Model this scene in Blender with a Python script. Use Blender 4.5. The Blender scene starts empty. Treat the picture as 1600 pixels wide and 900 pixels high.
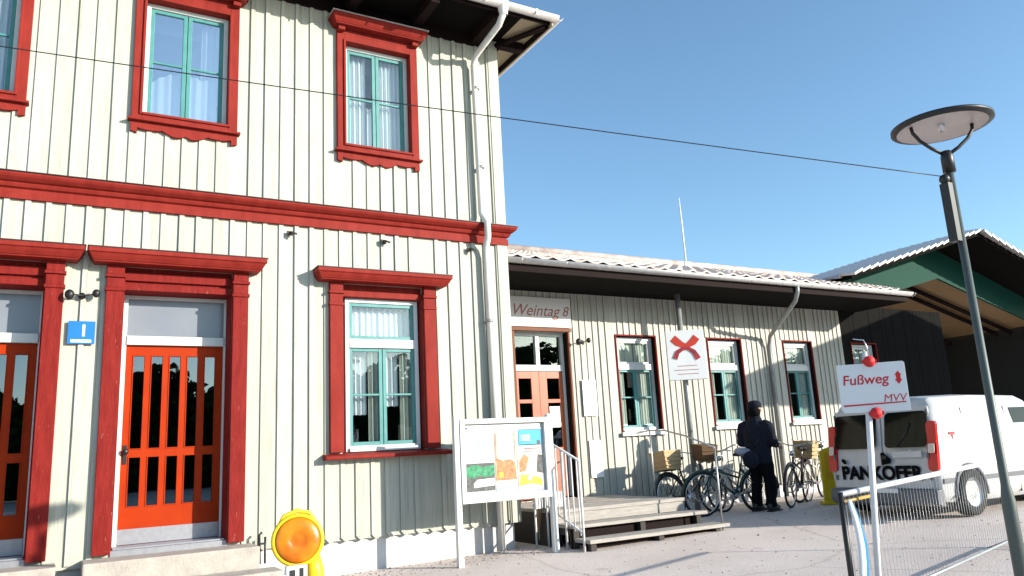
import bpy, bmesh, math, random
from mathutils import Vector, Matrix
random.seed(7)
S = bpy.context.scene
COL = S.collection
R = math.radians
pi = math.pi

# ------------------------------------------------------------------ materials
MATS = {}
def nt(name):
    m = bpy.data.materials.new(name); m.use_nodes = True
    n = m.node_tree; p = n.nodes['Principled BSDF']
    MATS[name] = m
    return m, n, p
def col(c): return (c[0], c[1], c[2], 1)
def mat(name, c, rough=.6, metal=0., var=.15, scale=6., bump=0., bscale=60., spec=.5, c2=None, stretch=None, detail=6., emit=None):
    """solid procedural paint: two tones through noise, optional bump"""
    m, n, p = nt(name)
    N, L = n.nodes.new, n.links.new
    tc = N('ShaderNodeTexCoord'); mp = N('ShaderNodeMapping')
    if stretch: mp.inputs['Scale'].default_value = stretch
    L(tc.outputs['Object'], mp.inputs['Vector'])
    no = N('ShaderNodeTexNoise'); no.inputs['Scale'].default_value = scale; no.inputs['Detail'].default_value = detail
    no.inputs['Roughness'].default_value = .62
    L(mp.outputs[0], no.inputs['Vector'])
    cr = N('ShaderNodeValToRGB'); e = cr.color_ramp.elements
    e[0].position = .3; e[1].position = .7
    if c2 is None: c2 = tuple(x*(1-var) for x in c)
    e[0].color = col(c2); e[1].color = col(c)
    L(no.outputs['Fac'], cr.inputs[0]); L(cr.outputs[0], p.inputs['Base Color'])
    p.inputs['Roughness'].default_value = rough; p.inputs['Metallic'].default_value = metal
    p.inputs['Specular IOR Level'].default_value = spec
    if bump:
        n2 = N('ShaderNodeTexNoise'); n2.inputs['Scale'].default_value = bscale; n2.inputs['Detail'].default_value = 5
        L(mp.outputs[0], n2.inputs['Vector'])
        b = N('ShaderNodeBump'); b.inputs['Strength'].default_value = bump; b.inputs['Distance'].default_value = .01
        L(n2.outputs['Fac'], b.inputs['Height']); L(b.outputs[0], p.inputs['Normal'])
    return m
def siding(name, c, c2, dirt):
    """painted boards: tone per board, long grain, weathered streaks, grime near the foot"""
    m, n, p = nt(name); N, L = n.nodes.new, n.links.new
    tc = N('ShaderNodeTexCoord')
    mp = N('ShaderNodeMapping'); mp.inputs['Scale'].default_value = (5.3, 5.3, .15); L(tc.outputs['Object'], mp.inputs[0])
    a = N('ShaderNodeTexNoise'); a.inputs['Scale'].default_value = 1.; a.inputs['Detail'].default_value = 3; L(mp.outputs[0], a.inputs[0])
    mp2 = N('ShaderNodeMapping'); mp2.inputs['Scale'].default_value = (60, 60, 1.6); L(tc.outputs['Object'], mp2.inputs[0])
    g = N('ShaderNodeTexNoise'); g.inputs['Scale'].default_value = 1.; g.inputs['Detail'].default_value = 6; L(mp2.outputs[0], g.inputs[0])
    cr = N('ShaderNodeValToRGB'); cr.color_ramp.elements[0].position = .32; cr.color_ramp.elements[1].position = .68
    cr.color_ramp.elements[0].color = col(c2); cr.color_ramp.elements[1].color = col(c)
    L(a.outputs['Fac'], cr.inputs[0])
    st = N('ShaderNodeValToRGB'); st.color_ramp.elements[0].position = .28; st.color_ramp.elements[1].position = .50
    st.color_ramp.elements[0].color = col(dirt); st.color_ramp.elements[1].color = (1, 1, 1, 1)
    L(g.outputs['Fac'], st.inputs[0])
    mx = N('ShaderNodeMix'); mx.data_type = 'RGBA'; mx.blend_type = 'MULTIPLY'; mx.inputs['Factor'].default_value = .7
    L(cr.outputs[0], mx.inputs['A']); L(st.outputs[0], mx.inputs['B']); L(mx.outputs['Result'], p.inputs['Base Color'])
    p.inputs['Roughness'].default_value = .62
    b = N('ShaderNodeBump'); b.inputs['Strength'].default_value = .25; b.inputs['Distance'].default_value = .004
    L(g.outputs['Fac'], b.inputs['Height']); L(b.outputs[0], p.inputs['Normal'])
    return m
def glass(name, refl=.12, tint=(.9, .95, .95), rough=.01):
    m, n, p = nt(name); N, L = n.nodes.new, n.links.new
    n.nodes.remove(p); out = n.nodes['Material Output']
    t = N('ShaderNodeBsdfTransparent'); t.inputs[0].default_value = col(tint)
    g = N('ShaderNodeBsdfGlossy'); g.inputs['Roughness'].default_value = rough; g.inputs[0].default_value = (.95, .97, 1, 1)
    lw = N('ShaderNodeLayerWeight'); lw.inputs['Blend'].default_value = .5
    pw = N('ShaderNodeMath'); pw.operation = 'POWER'; pw.inputs[1].default_value = 4; L(lw.outputs['Facing'], pw.inputs[0])
    fr = N('ShaderNodeMath'); fr.operation = 'MULTIPLY_ADD'; fr.inputs[1].default_value = .85; fr.inputs[2].default_value = .05; L(pw.outputs[0], fr.inputs[0])
    ad = N('ShaderNodeMath'); ad.operation = 'ADD'; ad.inputs[1].default_value = refl; ad.use_clamp = True
    no = N('ShaderNodeTexNoise'); no.inputs['Scale'].default_value = 1.3
    tc = N('ShaderNodeTexCoord'); L(tc.outputs['Object'], no.inputs[0])
    bp = N('ShaderNodeBump'); bp.inputs['Strength'].default_value = .05; bp.inputs['Distance'].default_value = .03; L(no.outputs['Fac'], bp.inputs['Height']); L(bp.outputs[0], g.inputs['Normal'])
    L(fr.outputs[0], ad.inputs[0]); mx = N('ShaderNodeMixShader')
    L(ad.outputs[0], mx.inputs[0]); L(t.outputs[0], mx.inputs[1]); L(g.outputs[0], mx.inputs[2]); L(mx.outputs[0], out.inputs['Surface'])
    return m

def worn(name, c, c2, chip):
    m = mat(name, c, .65, spec=.12, scale=7, c2=c2, bump=.35, bscale=30, stretch=(3, 3, .5))
    n = m.node_tree; N, L = n.nodes.new, n.links.new; p = n.nodes['Principled BSDF']
    src = p.inputs['Base Color'].links[0].from_socket
    tc = N('ShaderNodeTexCoord'); mp = N('ShaderNodeMapping'); mp.inputs['Scale'].default_value = (34, 34, 9); L(tc.outputs['Object'], mp.inputs[0])
    a = N('ShaderNodeTexNoise'); a.inputs['Scale'].default_value = 1; a.inputs['Detail'].default_value = 6; a.inputs['Roughness'].default_value = .7; L(mp.outputs[0], a.inputs[0])
    cr = N('ShaderNodeValToRGB'); cr.color_ramp.elements[0].position = .64; cr.color_ramp.elements[1].position = .69
    cr.color_ramp.elements[0].color = (0, 0, 0, 1); cr.color_ramp.elements[1].color = (1, 1, 1, 1); L(a.outputs['Fac'], cr.inputs[0])
    mx = N('ShaderNodeMix'); mx.data_type = 'RGBA'; L(cr.outputs[0], mx.inputs['Factor']); L(src, mx.inputs['A']); mx.inputs['B'].default_value = col(chip)
    L(mx.outputs['Result'], p.inputs['Base Color']); return m
CREAM = siding('cream_boards', (.53, .52, .435), (.43, .43, .355), (.60, .61, .52))
CREAM2 = siding('cream_boards_annex', (.55, .52, .44), (.46, .435, .365), (.62, .59, .51))
PLINTH = mat('white_plinth', (.74, .71, .68), .8, bump=.4, bscale=25, scale=3, c2=(.60, .57, .54))
RED = mat('red_paint', (.28, .029, .020), .62, spec=.12, scale=4, c2=(.20, .016, .011), bump=.15, bscale=40, stretch=(2, 2, .6))
REDW = worn('worn_red_paint', (.25, .020, .015), (.165, .010, .008), (.33, .13, .09))
ORANGE = mat('orange_door_paint', (.42, .036, .002), .5, spec=.12, scale=4, c2=(.36, .027, .002))
BROWNDOOR = mat('orange_brown_door_paint', (.50, .115, .04), .45, scale=5, c2=(.38, .075, .022))
TEAL = mat('teal_paint', (.075, .27, .26), .45, scale=8, c2=(.045, .21, .20))
WHITE = mat('white_paint', (.74, .74, .70), .4, scale=6, c2=(.66, .66, .62))
GREYMET = mat('grey_kick_plate', (.42, .42, .44), .4, .6, scale=20, c2=(.34, .34, .36))
GLASS = glass('window_glass', .03)
GLASS2 = glass('window_glass_sky', .36)
GLASSD = glass('dark_door_glass', .13, (.25, .28, .28))
FROST = mat('frosted_glass', (.22, .235, .26), .22, scale=2, c2=(.19, .20, .23), spec=.8)
CURT = mat('white_curtain', (.85, .85, .86), .9, scale=14, c2=(.7, .72, .76), stretch=(6, 6, .6))
CURTC = mat('cream_curtain', (.72, .70, .60), .9, scale=14, c2=(.6, .58, .48), stretch=(6, 6, .6))
ROOMD = mat('dark_room', (.035, .034, .03), .95, scale=1)
SOFFD = mat('shaded_soffit_paint', (.006, .005, .004), .95, scale=4, spec=.1)  # dark paint, taken near black to hold the shade under the eaves
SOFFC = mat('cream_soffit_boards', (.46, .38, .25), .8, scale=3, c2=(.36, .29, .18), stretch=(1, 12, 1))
PASSD = mat('shaded_passage_boards', (.010, .009, .008), .95, spec=.1, scale=4)  # near-black base stands for the shade in and before the passage
RAFT = mat('dark_rafter', (.014, .007, .006), .8, scale=5, spec=.15)
ZINC = mat('pale_zinc', (.66, .63, .60), .42, .35, scale=9, c2=(.50, .48, .46), stretch=(1, 1, 1))
PIPE = mat('painted_pipe', (.76, .74, .68), .4, scale=7, c2=(.62, .6, .54), stretch=(2, 2, .6))
PIPEG = mat('grey_pipe', (.34, .35, .34), .45, .3, scale=7, c2=(.26, .27, .26))
LEAD = mat('dark_flashing', (.06, .06, .065), .5, .5, scale=9)
STONE = mat('step_stone', (.52, .46, .39), .85, scale=6, c2=(.36, .32, .28), bump=.5, bscale=45)
DECKW = mat('weathered_deck_wood', (.46, .42, .37), .8, scale=7, c2=(.30, .27, .24), bump=.4, bscale=30, stretch=(.6, 10, 6))
DARKW = mat('dark_wood', (.05, .04, .035), .8, scale=5)
PLANK = mat('raw_plank', (.50, .33, .17), .75, scale=5, c2=(.36, .22, .11), stretch=(8, 8, .8))
BLACK = mat('black_metal', (.012, .012, .013), .45, scale=9)
RUBBER = mat('black_rubber', (.016, .016, .016), .85, scale=20)
CHROME = mat('bright_metal', (.62, .63, .65), .25, .9, scale=12)
GALV = mat('galvanised_tube', (.52, .53, .53), .42, .75, scale=14, c2=(.40, .41, .41))
WTUBE = mat('white_tube', (.80, .79, .78), .4, scale=9, c2=(.7, .69, .68))
YEL = mat('yellow_plastic', (.90, .62, .015), .4, scale=5, c2=(.78, .48, .012))
ORY = mat('orange_yellow_plastic', (.85, .36, .01), .45, scale=5, c2=(.80, .42, .01))
PAPER = mat('white_paper', (.83, .83, .82), .7, scale=3, var=.05)
INKR = mat('red_print', (.66, .02, .02), .6, var=.1)
INKK = mat('black_print', (.006, .006, .007), .9, var=.1, spec=.1)
INKP = mat('pale_pink_print', (.50, .15, .13), .7, var=.25, scale=12)
BLUE = mat('blue_enamel', (.015, .17, .45), .3, var=.1)
GREENB = mat('dark_green_boards', (.004, .060, .040), .7, spec=.15, scale=4, c2=(.003, .045, .03), stretch=(8, 1, 1))
CEIL = mat('brown_ceiling_boards', (.40, .26, .13), .7, scale=3, c2=(.30, .19, .09), stretch=(9, .6, 1))
VANW = mat('white_car_paint', (.60, .60, .59), .25, scale=2.2, c2=(.48, .47, .45))
VANG = mat('grey_car_paint', (.60, .59, .59), .32, var=.12, scale=1.5)
BUMP = mat('grey_bumper_plastic', (.13, .13, .14), .6, var=.1)
CARGL = mat('dark_car_glass', (.004, .006, .005), .06, spec=.22, var=.2, scale=3)
TAILR = mat('red_lamp_plastic', (.62, .012, .012), .15, var=.15, scale=18)
TAILW = mat('pale_lamp_plastic', (.75, .62, .5), .2, var=.1)
SKIN = mat('skin', (.55, .33, .24), .55, var=.1)
CLOTHK = mat('dark_navy_cloth', (.016, .019, .032), .95, spec=.2, scale=8, var=.4, bump=.3, bscale=14)
CLOTHT = mat('black_trousers', (.005, .005, .007), .95, spec=.15, scale=8, var=.3, bump=.3, bscale=14)
TAN = mat('tan_wicker', (.62, .44, .24), .8, scale=40, c2=(.42, .28, .13), bump=.6, bscale=70)
BROWNW = mat('brown_wicker', (.16, .085, .035), .8, scale=40, c2=(.08, .04, .015), bump=.6, bscale=70)
GREYC = mat('lilac_grey_cover', (.42, .41, .47), .8, scale=4, var=.2)
POLEG = mat('grey_green_lamp_pole', (.09, .11, .10), .5, .2, scale=9, var=.2)
LAMPD = mat('lamp_underside', (.60, .53, .50), .4, scale=3, c2=(.50, .43, .40))
TAPEB = mat('blue_tape', (.01, .22, .50), .4, var=.1)
PGREEN = mat('poster_green', (.05, .38, .16), .6, c2=(.01, .10, .05), scale=26)
PDARK = mat('poster_dark', (.02, .025, .022), .6, c2=(.14, .14, .13), scale=30)
PORANGE = mat('poster_orange', (.66, .30, .12), .6, c2=(.28, .09, .03), scale=20)
PBLUE = mat('poster_blue', (.06, .40, .66), .6, var=.2, scale=10)
PPALE = mat('poster_pale_blue', (.36, .54, .68), .6, var=.1)
PLILAC = mat('poster_lilac', (.42, .42, .66), .6, var=.2)
PYEL = mat('poster_yellow', (.80, .56, .04), .6, var=.3, scale=14)
PPEACH = mat('poster_peach', (.80, .62, .50), .6, var=.1)
PGREY = mat('poster_grey', (.45, .46, .47), .6, var=.1)
LEAF = mat('leaf', (.030, .05, .016), .9, spec=.1, c2=(.012, .022, .008), scale=.6)

def amber():
    m, n, p = nt('amber_lens'); N, L = n.nodes.new, n.links.new
    tc = N('ShaderNodeTexCoord')
    v = N('ShaderNodeTexVoronoi'); v.inputs['Scale'].default_value = 140; L(tc.outputs['Object'], v.inputs[0])
    b = N('ShaderNodeBump'); b.inputs['Strength'].default_value = .18; b.inputs['Distance'].default_value = .002
    L(v.outputs['Distance'], b.inputs['Height']); L(b.outputs[0], p.inputs['Normal'])
    no = N('ShaderNodeTexNoise'); no.inputs['Scale'].default_value = 11; L(tc.outputs['Object'], no.inputs[0])
    cr = N('ShaderNodeValToRGB'); cr.color_ramp.elements[0].color = (.60, .13, .003, 1); cr.color_ramp.elements[1].color = (.80, .27, .006, 1)
    cr.color_ramp.elements[0].position = .35; cr.color_ramp.elements[1].position = .65
    L(no.outputs['Fac'], cr.inputs[0]); L(cr.outputs[0], p.inputs['Base Color'])
    p.inputs['Roughness'].default_value = .3
    return m
AMBER = amber()
def ground_mat():
    m, n, p = nt('pale_paving_ground'); N, L = n.nodes.new, n.links.new
    tc = N('ShaderNodeTexCoord')
    a = N('ShaderNodeTexNoise'); a.inputs['Scale'].default_value = .55; a.inputs['Detail'].default_value = 8; a.inputs['Roughness'].default_value = .65; L(tc.outputs['Object'], a.inputs[0])
    cr = N('ShaderNodeValToRGB'); e = cr.color_ramp.elements; e[0].position = .3; e[1].position = .7
    e[0].color = (.66, .56, .50, 1); e[1].color = (.84, .73, .66, 1); L(a.outputs['Fac'], cr.inputs[0])
    b = N('ShaderNodeTexNoise'); b.inputs['Scale'].default_value = 55; b.inputs['Detail'].default_value = 4; L(tc.outputs['Object'], b.inputs[0])
    c2 = N('ShaderNodeValToRGB'); c2.color_ramp.elements[0].position = .3; c2.color_ramp.elements[1].position = .6
    c2.color_ramp.elements[0].color = (.70, .66, .64, 1); c2.color_ramp.elements[1].color = (1, 1, 1, 1); L(b.outputs['Fac'], c2.inputs[0])
    mx = N('ShaderNodeMix'); mx.data_type = 'RGBA'; mx.blend_type = 'MULTIPLY'; mx.inputs['Factor'].default_value = .6
    L(cr.outputs[0], mx.inputs['A']); L(c2.outputs[0], mx.inputs['B'])
    # a few damp / oil stains
    d = N('ShaderNodeTexNoise'); d.inputs['Scale'].default_value = 1.7; d.inputs['Detail'].default_value = 5; L(tc.outputs['Object'], d.inputs[0])
    c3 = N('ShaderNodeValToRGB'); c3.color_ramp.elements[0].position = .66; c3.color_ramp.elements[1].position = .74
    c3.color_ramp.elements[0].color = (1, 1, 1, 1); c3.color_ramp.elements[1].color = (.72, .68, .66, 1); L(d.outputs['Fac'], c3.inputs[0])
    m2 = N('ShaderNodeMix'); m2.data_type = 'RGBA'; m2.blend_type = 'MULTIPLY'; m2.inputs['Factor'].default_value = .8
    L(mx.outputs['Result'], m2.inputs['A']); L(c3.outputs[0], m2.inputs['B']); L(m2.outputs['Result'], p.inputs['Base Color'])
    vo = N('ShaderNodeTexVoronoi'); vo.feature = 'DISTANCE_TO_EDGE'; vo.inputs['Scale'].default_value = .42
    wn = N('ShaderNodeTexNoise'); wn.inputs['Scale'].default_value = 1.6; wn.inputs['Detail'].default_value = 6; L(tc.outputs['Object'], wn.inputs[0])
    wa = N('ShaderNodeMix'); wa.data_type = 'VECTOR'; wa.inputs['Factor'].default_value = .22; L(tc.outputs['Object'], wa.inputs['A']); L(wn.outputs['Color'], wa.inputs['B']); L(wa.outputs['Result'], vo.inputs[0])
    c4 = N('ShaderNodeValToRGB'); c4.color_ramp.elements[0].position = .004; c4.color_ramp.elements[1].position = .012
    c4.color_ramp.elements[0].color = (.45, .42, .40, 1); c4.color_ramp.elements[1].color = (1, 1, 1, 1); L(vo.outputs['Distance'], c4.inputs[0])
    m3 = N('ShaderNodeMix'); m3.data_type = 'RGBA'; m3.blend_type = 'MULTIPLY'; m3.inputs['Factor'].default_value = .3
    L(m2.outputs['Result'], m3.inputs['A']); L(c4.outputs[0], m3.inputs['B']); L(m3.outputs['Result'], p.inputs['Base Color'])
    p.inputs['Roughness'].default_value = .85
    bp = N('ShaderNodeBump'); bp.inputs['Strength'].default_value = .5; bp.inputs['Distance'].default_value = .012
    L(b.outputs['Fac'], bp.inputs['Height']); L(bp.outputs[0], p.inputs['Normal'])
    return m
GROUND = ground_mat()
def tile_mat():
    m, n, p = nt('pale_clay_tiles'); N, L = n.nodes.new, n.links.new
    tc = N('ShaderNodeTexCoord')
    a = N('ShaderNodeTexNoise'); a.inputs['Scale'].default_value = 3.; a.inputs['Detail'].default_value = 6; L(tc.outputs['Object'], a.inputs[0])
    cr = N('ShaderNodeValToRGB'); e = cr.color_ramp.elements; e[0].position = .3; e[1].position = .7
    e[0].color = (.34, .25, .21, 1); e[1].color = (.62, .54, .49, 1); L(a.outputs['Fac'], cr.inputs[0]); L(cr.outputs[0], p.inputs['Base Color'])
    p.inputs['Roughness'].default_value = .6
    return m
TILE = tile_mat()

# ------------------------------------------------------------------ mesh helpers
class MB:
    def __init__(s): s.v = []; s.f = []; s.m = []; s.sm = []
    def add(s, vs, fs, mi=0, smooth=False):
        o = len(s.v); s.v += [tuple(x) for x in vs]
        for f in fs: s.f.append([i+o for i in f]); s.m.append(mi); s.sm.append(smooth)
        return s
    def box(s, x0, x1, y0, y1, z0, z1, mi=0):
        v = [(x, y, z) for z in (z0, z1) for y in (y0, y1) for x in (x0, x1)]
        return s.add(v, [(0, 2, 3, 1), (4, 5, 7, 6), (0, 1, 5, 4), (2, 6, 7, 3), (0, 4, 6, 2), (1, 3, 7, 5)], mi)
    def obox(s, M, sx, sy, sz, mi=0):
        """box of full sizes centred on the matrix M"""
        v = [M @ Vector((x*sx/2, y*sy/2, z*sz/2)) for z in (-1, 1) for y in (-1, 1) for x in (-1, 1)]
        return s.add(v, [(0, 2, 3, 1), (4, 5, 7, 6), (0, 1, 5, 4), (2, 6, 7, 3), (0, 4, 6, 2), (1, 3, 7, 5)], mi)
    def prism(s, pts, axis, a, b, mi=0):
        """polygon extruded along axis. axis x: pts=(y,z); y: pts=(x,z); z: pts=(x,y)"""
        def P(p, t): return {'x': (t, p[0], p[1]), 'y': (p[0], t, p[1]), 'z': (p[0], p[1], t)}[axis]
        n = len(pts); v = [P(p, a) for p in pts]+[P(p, b) for p in pts]
        f = [list(range(n))[::-1], list(range(n, 2*n))]+[(i, (i+1) % n, n+(i+1) % n, n+i) for i in range(n)]
        return s.add(v, f, mi)
    def tube(s, pts, r, seg=10, mi=0, cap=True, closed=False):
        pts = [Vector(p) for p in pts]; n = len(pts)
        rs = r if isinstance(r, (list, tuple)) else [r]*n
        vs = []; up = Vector((0, 0, 1)); prev = None
        for i in range(n):
            if closed: d = (pts[(i+1) % n]-pts[i-1])
            else: d = (pts[min(i+1, n-1)]-pts[max(i-1, 0)])
            d.normalize()
            if prev is None:
                a = d.cross(up)
                if a.length < 1e-3: a = d.cross(Vector((1, 0, 0)))
            else: a = prev-d*prev.dot(d)
            a.normalize(); b = d.cross(a); prev = a
            for k in range(seg):
                t = 2*pi*k/seg; vs.append(pts[i]+(a*math.cos(t)+b*math.sin(t))*rs[i])
        fs = []
        m = n if closed else n-1
        for i in range(m):
            j = (i+1) % n
            for k in range(seg): fs.append((i*seg+k, i*seg+(k+1) % seg, j*seg+(k+1) % seg, j*seg+k))
        s.add(vs, fs, mi, True)
        if cap and not closed:
            o = len(s.v)-len(vs)
            s.f.append([o+k for k in range(seg)][::-1]); s.m.append(mi); s.sm.append(False)
            s.f.append([o+(n-1)*seg+k for k in range(seg)]); s.m.append(mi); s.sm.append(False)
        return s
    def lathe(s, prof, c, axis=(0, 0, 1), seg=24, mi=0):
        """profile (radius, height) round an axis through c"""
        ax = Vector(axis).normalized(); a = ax.cross(Vector((0, 0, 1)))
        if a.length < 1e-3: a = Vector((1, 0, 0))
        a.normalize(); b = ax.cross(a); c = Vector(c); vs = []
        for r, h in prof:
            for k in range(seg):
                t = 2*pi*k/seg; vs.append(c+ax*h+(a*math.cos(t)+b*math.sin(t))*max(r, 1e-4))
        fs = [(i*seg+k, i*seg+(k+1) % seg, (i+1)*seg+(k+1) % seg, (i+1)*seg+k) for i in range(len(prof)-1) for k in range(seg)]
        return s.add(vs, fs, mi, True)
    def ball(s, c, r, mi=0, seg=16):
        rx, ry, rz = (r, r, r) if not isinstance(r, (tuple, list)) else r
        vs = []; n = seg//2
        for i in range(n+1):
            t = pi*i/n
            for k in range(seg):
                u = 2*pi*k/seg
                vs.append((c[0]+rx*max(math.sin(t), 1e-3)*math.cos(u), c[1]+ry*max(math.sin(t), 1e-3)*math.sin(u), c[2]+rz*math.cos(t)))
        fs = [(i*seg+k, (i+1)*seg+k, (i+1)*seg+(k+1) % seg, i*seg+(k+1) % seg) for i in range(n) for k in range(seg)]
        return s.add(vs, fs, mi, True)
    def xf(s, M):
        s.v = [tuple(M @ Vector(p)) for p in s.v]; return s
    def build(s, name, mats, parent=None, bevel=0., local=False, fix=True):
        if not isinstance(mats, (list, tuple)): mats = [mats]
        me = bpy.data.meshes.new(name)
        off = Vector((0, 0, 0))
        if parent is not None and not local:
            q = parent
            while q is not None: off += q.location; q = q.parent
        me.from_pydata([tuple(Vector(p)-off) for p in s.v], [], s.f)
        for mm in mats: me.materials.append(mm)
        for i, p in enumerate(me.polygons): p.material_index = s.m[i]; p.use_smooth = s.sm[i]
        if fix:
            bm = bmesh.new(); bm.from_mesh(me); bmesh.ops.recalc_face_normals(bm, faces=bm.faces); bm.to_mesh(me); bm.free()
        o = bpy.data.objects.new(name, me); COL.objects.link(o)
        if parent is not None: o.parent = parent
        if bevel:
            b = o.modifiers.new('Bevel', 'BEVEL'); b.width = bevel; b.segments = 2; b.limit_method = 'ANGLE'; b.angle_limit = R(50)
        return o
def tag(o, label=None, cat=None, group=None, kind=None):
    if label: o['label'] = label
    if cat: o['category'] = cat
    if group: o['group'] = group
    if kind: o['kind'] = kind
    return o
def thing(name, label, cat, loc=(0, 0, 0), rz=0., group=None):
    o = bpy.data.objects.new(name, None); o.empty_display_size = .2; COL.objects.link(o)
    o.location = loc; o.rotation_euler = (0, 0, rz)
    return tag(o, label, cat, group)
def copy_tree(o, parent=None):
    c = o.copy(); COL.objects.link(c)
    if parent is not None: c.parent = parent
    for ch in list(o.children): copy_tree(ch, c)
    return c
def text_mesh(body, size, depth=.002, shear=0., bold=0., align='CENTER'):
    cu = bpy.data.curves.new('t', 'FONT'); cu.body = body; cu.size = size; cu.extrude = depth; cu.shear = shear; cu.offset = bold
    cu.align_x = align; cu.align_y = 'CENTER'
    o = bpy.data.objects.new('t', cu); COL.objects.link(o)
    dg = bpy.context.evaluated_depsgraph_get(); me = bpy.data.meshes.new_from_object(o.evaluated_get(dg))
    v = [tuple(p.co) for p in me.vertices]; f = [list(p.vertices) for p in me.polygons]
    bpy.data.objects.remove(o); bpy.data.curves.remove(cu); bpy.data.meshes.remove(me)
    return v, f
def text(mb, body, size, M, mi=0, **k):
    v, f = text_mesh(body, size, **k)
    mb.add([M @ Vector(p) for p in v], f, mi)
def face_front(x, y, z, rz=0.):
    """matrix: text xy-plane stands up and faces -Y (turned by rz about Z)"""
    return Matrix.Translation((x, y, z)) @ Matrix.Rotation(rz, 4, 'Z') @ Matrix.Rotation(pi/2, 4, 'X')

def gz(x): return .02*min(max(x, -12), 15)

# ------------------------------------------------------------------ ground
g = MB()
xs = [-3000, -12, 15, 3000]; ys = [-3000, 3000]
g.add([(x, y, gz(x)) for y in ys for x in xs], [(0, 1, 5, 4), (1, 2, 6, 5), (2, 3, 7, 6)])
tag(g.build('ground', GROUND, fix=False), kind='structure')

m = MB(); rg0 = random.Random(21)
for i in range(2600):
    if i < 1500: x = rg0.uniform(-3, 10); y = (-.02 if x < 5.3 else 1.3)-abs(rg0.gauss(0, .35))
    else: x = rg0.uniform(-3, 12); y = rg0.uniform(-6.5, -.2)
    if y > -.9 and .1 < x < 2.1 or y > -.9 and -1.8 < x < .2: continue
    q = rg0.uniform(.004, .013)*(1.6 if rg0.random() < .06 else 1); M = Matrix.Translation((x, y, gz(x)+q*.3)) @ Matrix.Rotation(rg0.uniform(0, 6), 4, 'Z')
    m.add([M @ Vector(v) for v in ((-q, -q*.7, -q*.4), (q, -q*.8, -q*.4), (q*.8, q, -q*.4), (-q*.9, q*.7, -q*.4), (q*.1, 0, q*.7))], [(0, 1, 4), (1, 2, 4), (2, 3, 4), (3, 0, 4)], 1 if rg0.random() < .25 else 0)
gr = m.build('gravel', [mat('gravel_stone', (.42, .37, .33), .9, scale=3, var=.4), mat('dry_leaf', (.20, .11, .05), .9, scale=3, var=.4)], None, fix=False); tag(gr, 'loose grit and bits of dry leaf on the pale forecourt', 'gravel', None, 'stuff')

# ------------------------------------------------------------------ main building
BX = 5.27                                   # right corner
XL = -5.2                                   # how far it runs to the left
main = thing('station_house', 'tall two storey cream boarded house with red window frames and green sashes', 'building', (0, 0, 0))

def rect_minus(x0, x1, z0, z1, holes):
    """list of rectangles covering x0..x1, z0..z1 except the holes (hx0,hx1,hz0,hz1)"""
    xs = sorted({x0, x1, *[min(max(h[i], x0), x1) for h in holes for i in (0, 1)]})
    out = []
    for a, b in zip(xs, xs[1:]):
        mid = (a+b)/2; z = z0
        for h in sorted([h for h in holes if h[0] < mid < h[1]], key=lambda h: h[2]):
            if h[2] > z: out.append((a, b, z, min(h[2], z1)))
            z = max(z, h[3])
        if z < z1: out.append((a, b, z, z1))
    return out
def cladding(x0, x1, z0, z1, Y, holes, pitch, bw, bt, rng, foot=True):
    mb = MB()
    for a, b, c, d in rect_minus(x0, x1, z0, z1, holes): mb.box(a, b, Y, Y+.12, c, d)
    n = int((x1-x0)/pitch)
    for i in range(n+1):
        x = x0+.03+i*pitch+rng.uniform(-.006, .006)
        if x+bw > x1: break
        t = bt+rng.uniform(-.004, .004)
        for a, b, c, d in rect_minus(x, x+bw, z0+.035, z1, [(h[0]-bw, h[1]+bw, h[2], h[3]) for h in holes]):
            if b-a > bw*.9: mb.box(a, b, Y-t, Y+.001, c, d)
    return mb
rng = random.Random(3)
# openings of the main front (x0,x1,z0,z1)
DOORS = [(.47, 1.60, .55, 3.56)]
LW = [(2.90, 3.98, 1.42, 3.52)]
UW = [(.56, 1.52, 5.27, 6.84), (2.96, 3.90, 5.27, 6.84)]
DX = -1.86                                  # the twin door left of the house number
DOORS.append((.47+DX, 1.60+DX, .55, 3.56)); UWX = -2.4
UW.append((.56-2.17, 1.52-2.17, 5.27, 6.84))
w = cladding(XL, BX, .44, 4.30, 0, [(d[0], d[1], .4, d[3]) for d in DOORS]+LW, .187, .052, .020, rng)
w2 = cladding(XL, BX, 4.30, 7.40, 0.0, UW, .187, .052, .020, rng)
w2.build('wall', CREAM, main)
s = MB()                                     # side wall with corner boards
s.box(BX-.12, BX, .123, 8.9, .44, 7.40)
for k in range(46): s.box(BX-.001, BX+.028, .2+k*.187, .25+k*.187, .46, 7.40)
s.build('wall', CREAM, main)
c = MB(); c.box(BX-.13, BX+.032, -.034, -.0005, .44, 4.21); c.box(BX-.13, BX+.032, -.034, -.0005, 4.44, 7.40)
c.box(BX+.0005, BX+.032, -.0002, .14, .44, 4.21); c.box(BX+.0005, BX+.032, -.0002, .14, 4.44, 7.40)
c.build('corner_board', CREAM, main, .004)
b = MB(); b.box(XL, BX-.04, .05, .12, -.4, .439); b.box(BX-.12, BX-.04, .121, 8.9, -.4, .439); b.build('plinth', PLINTH, main)
b = MB(); b.box(XL, BX-.13, 1.6, 1.7, -.3, 7.3); b.box(XL, BX-.13, .13, 1.59, 4.2, 4.3); b.box(XL, BX-.13, .13, 1.59, .45, .54); b.build('room', ROOMD, main)
# board-end drips along the foot of the boards
b = w
for i in range(int((BX-XL)/.187)):
    x = XL+.03+i*.187+.055
    if any(d[0]-.35 < x < d[1]+.35 for d in DOORS): continue
    b.prism([(x-.055, .475), (x, .475), (x+.02, .455), (x+.035, .43), (x+.01, .425), (x-.02, .44)], 'y', -.026, .05)
w.build('wall', CREAM, main)

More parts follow.
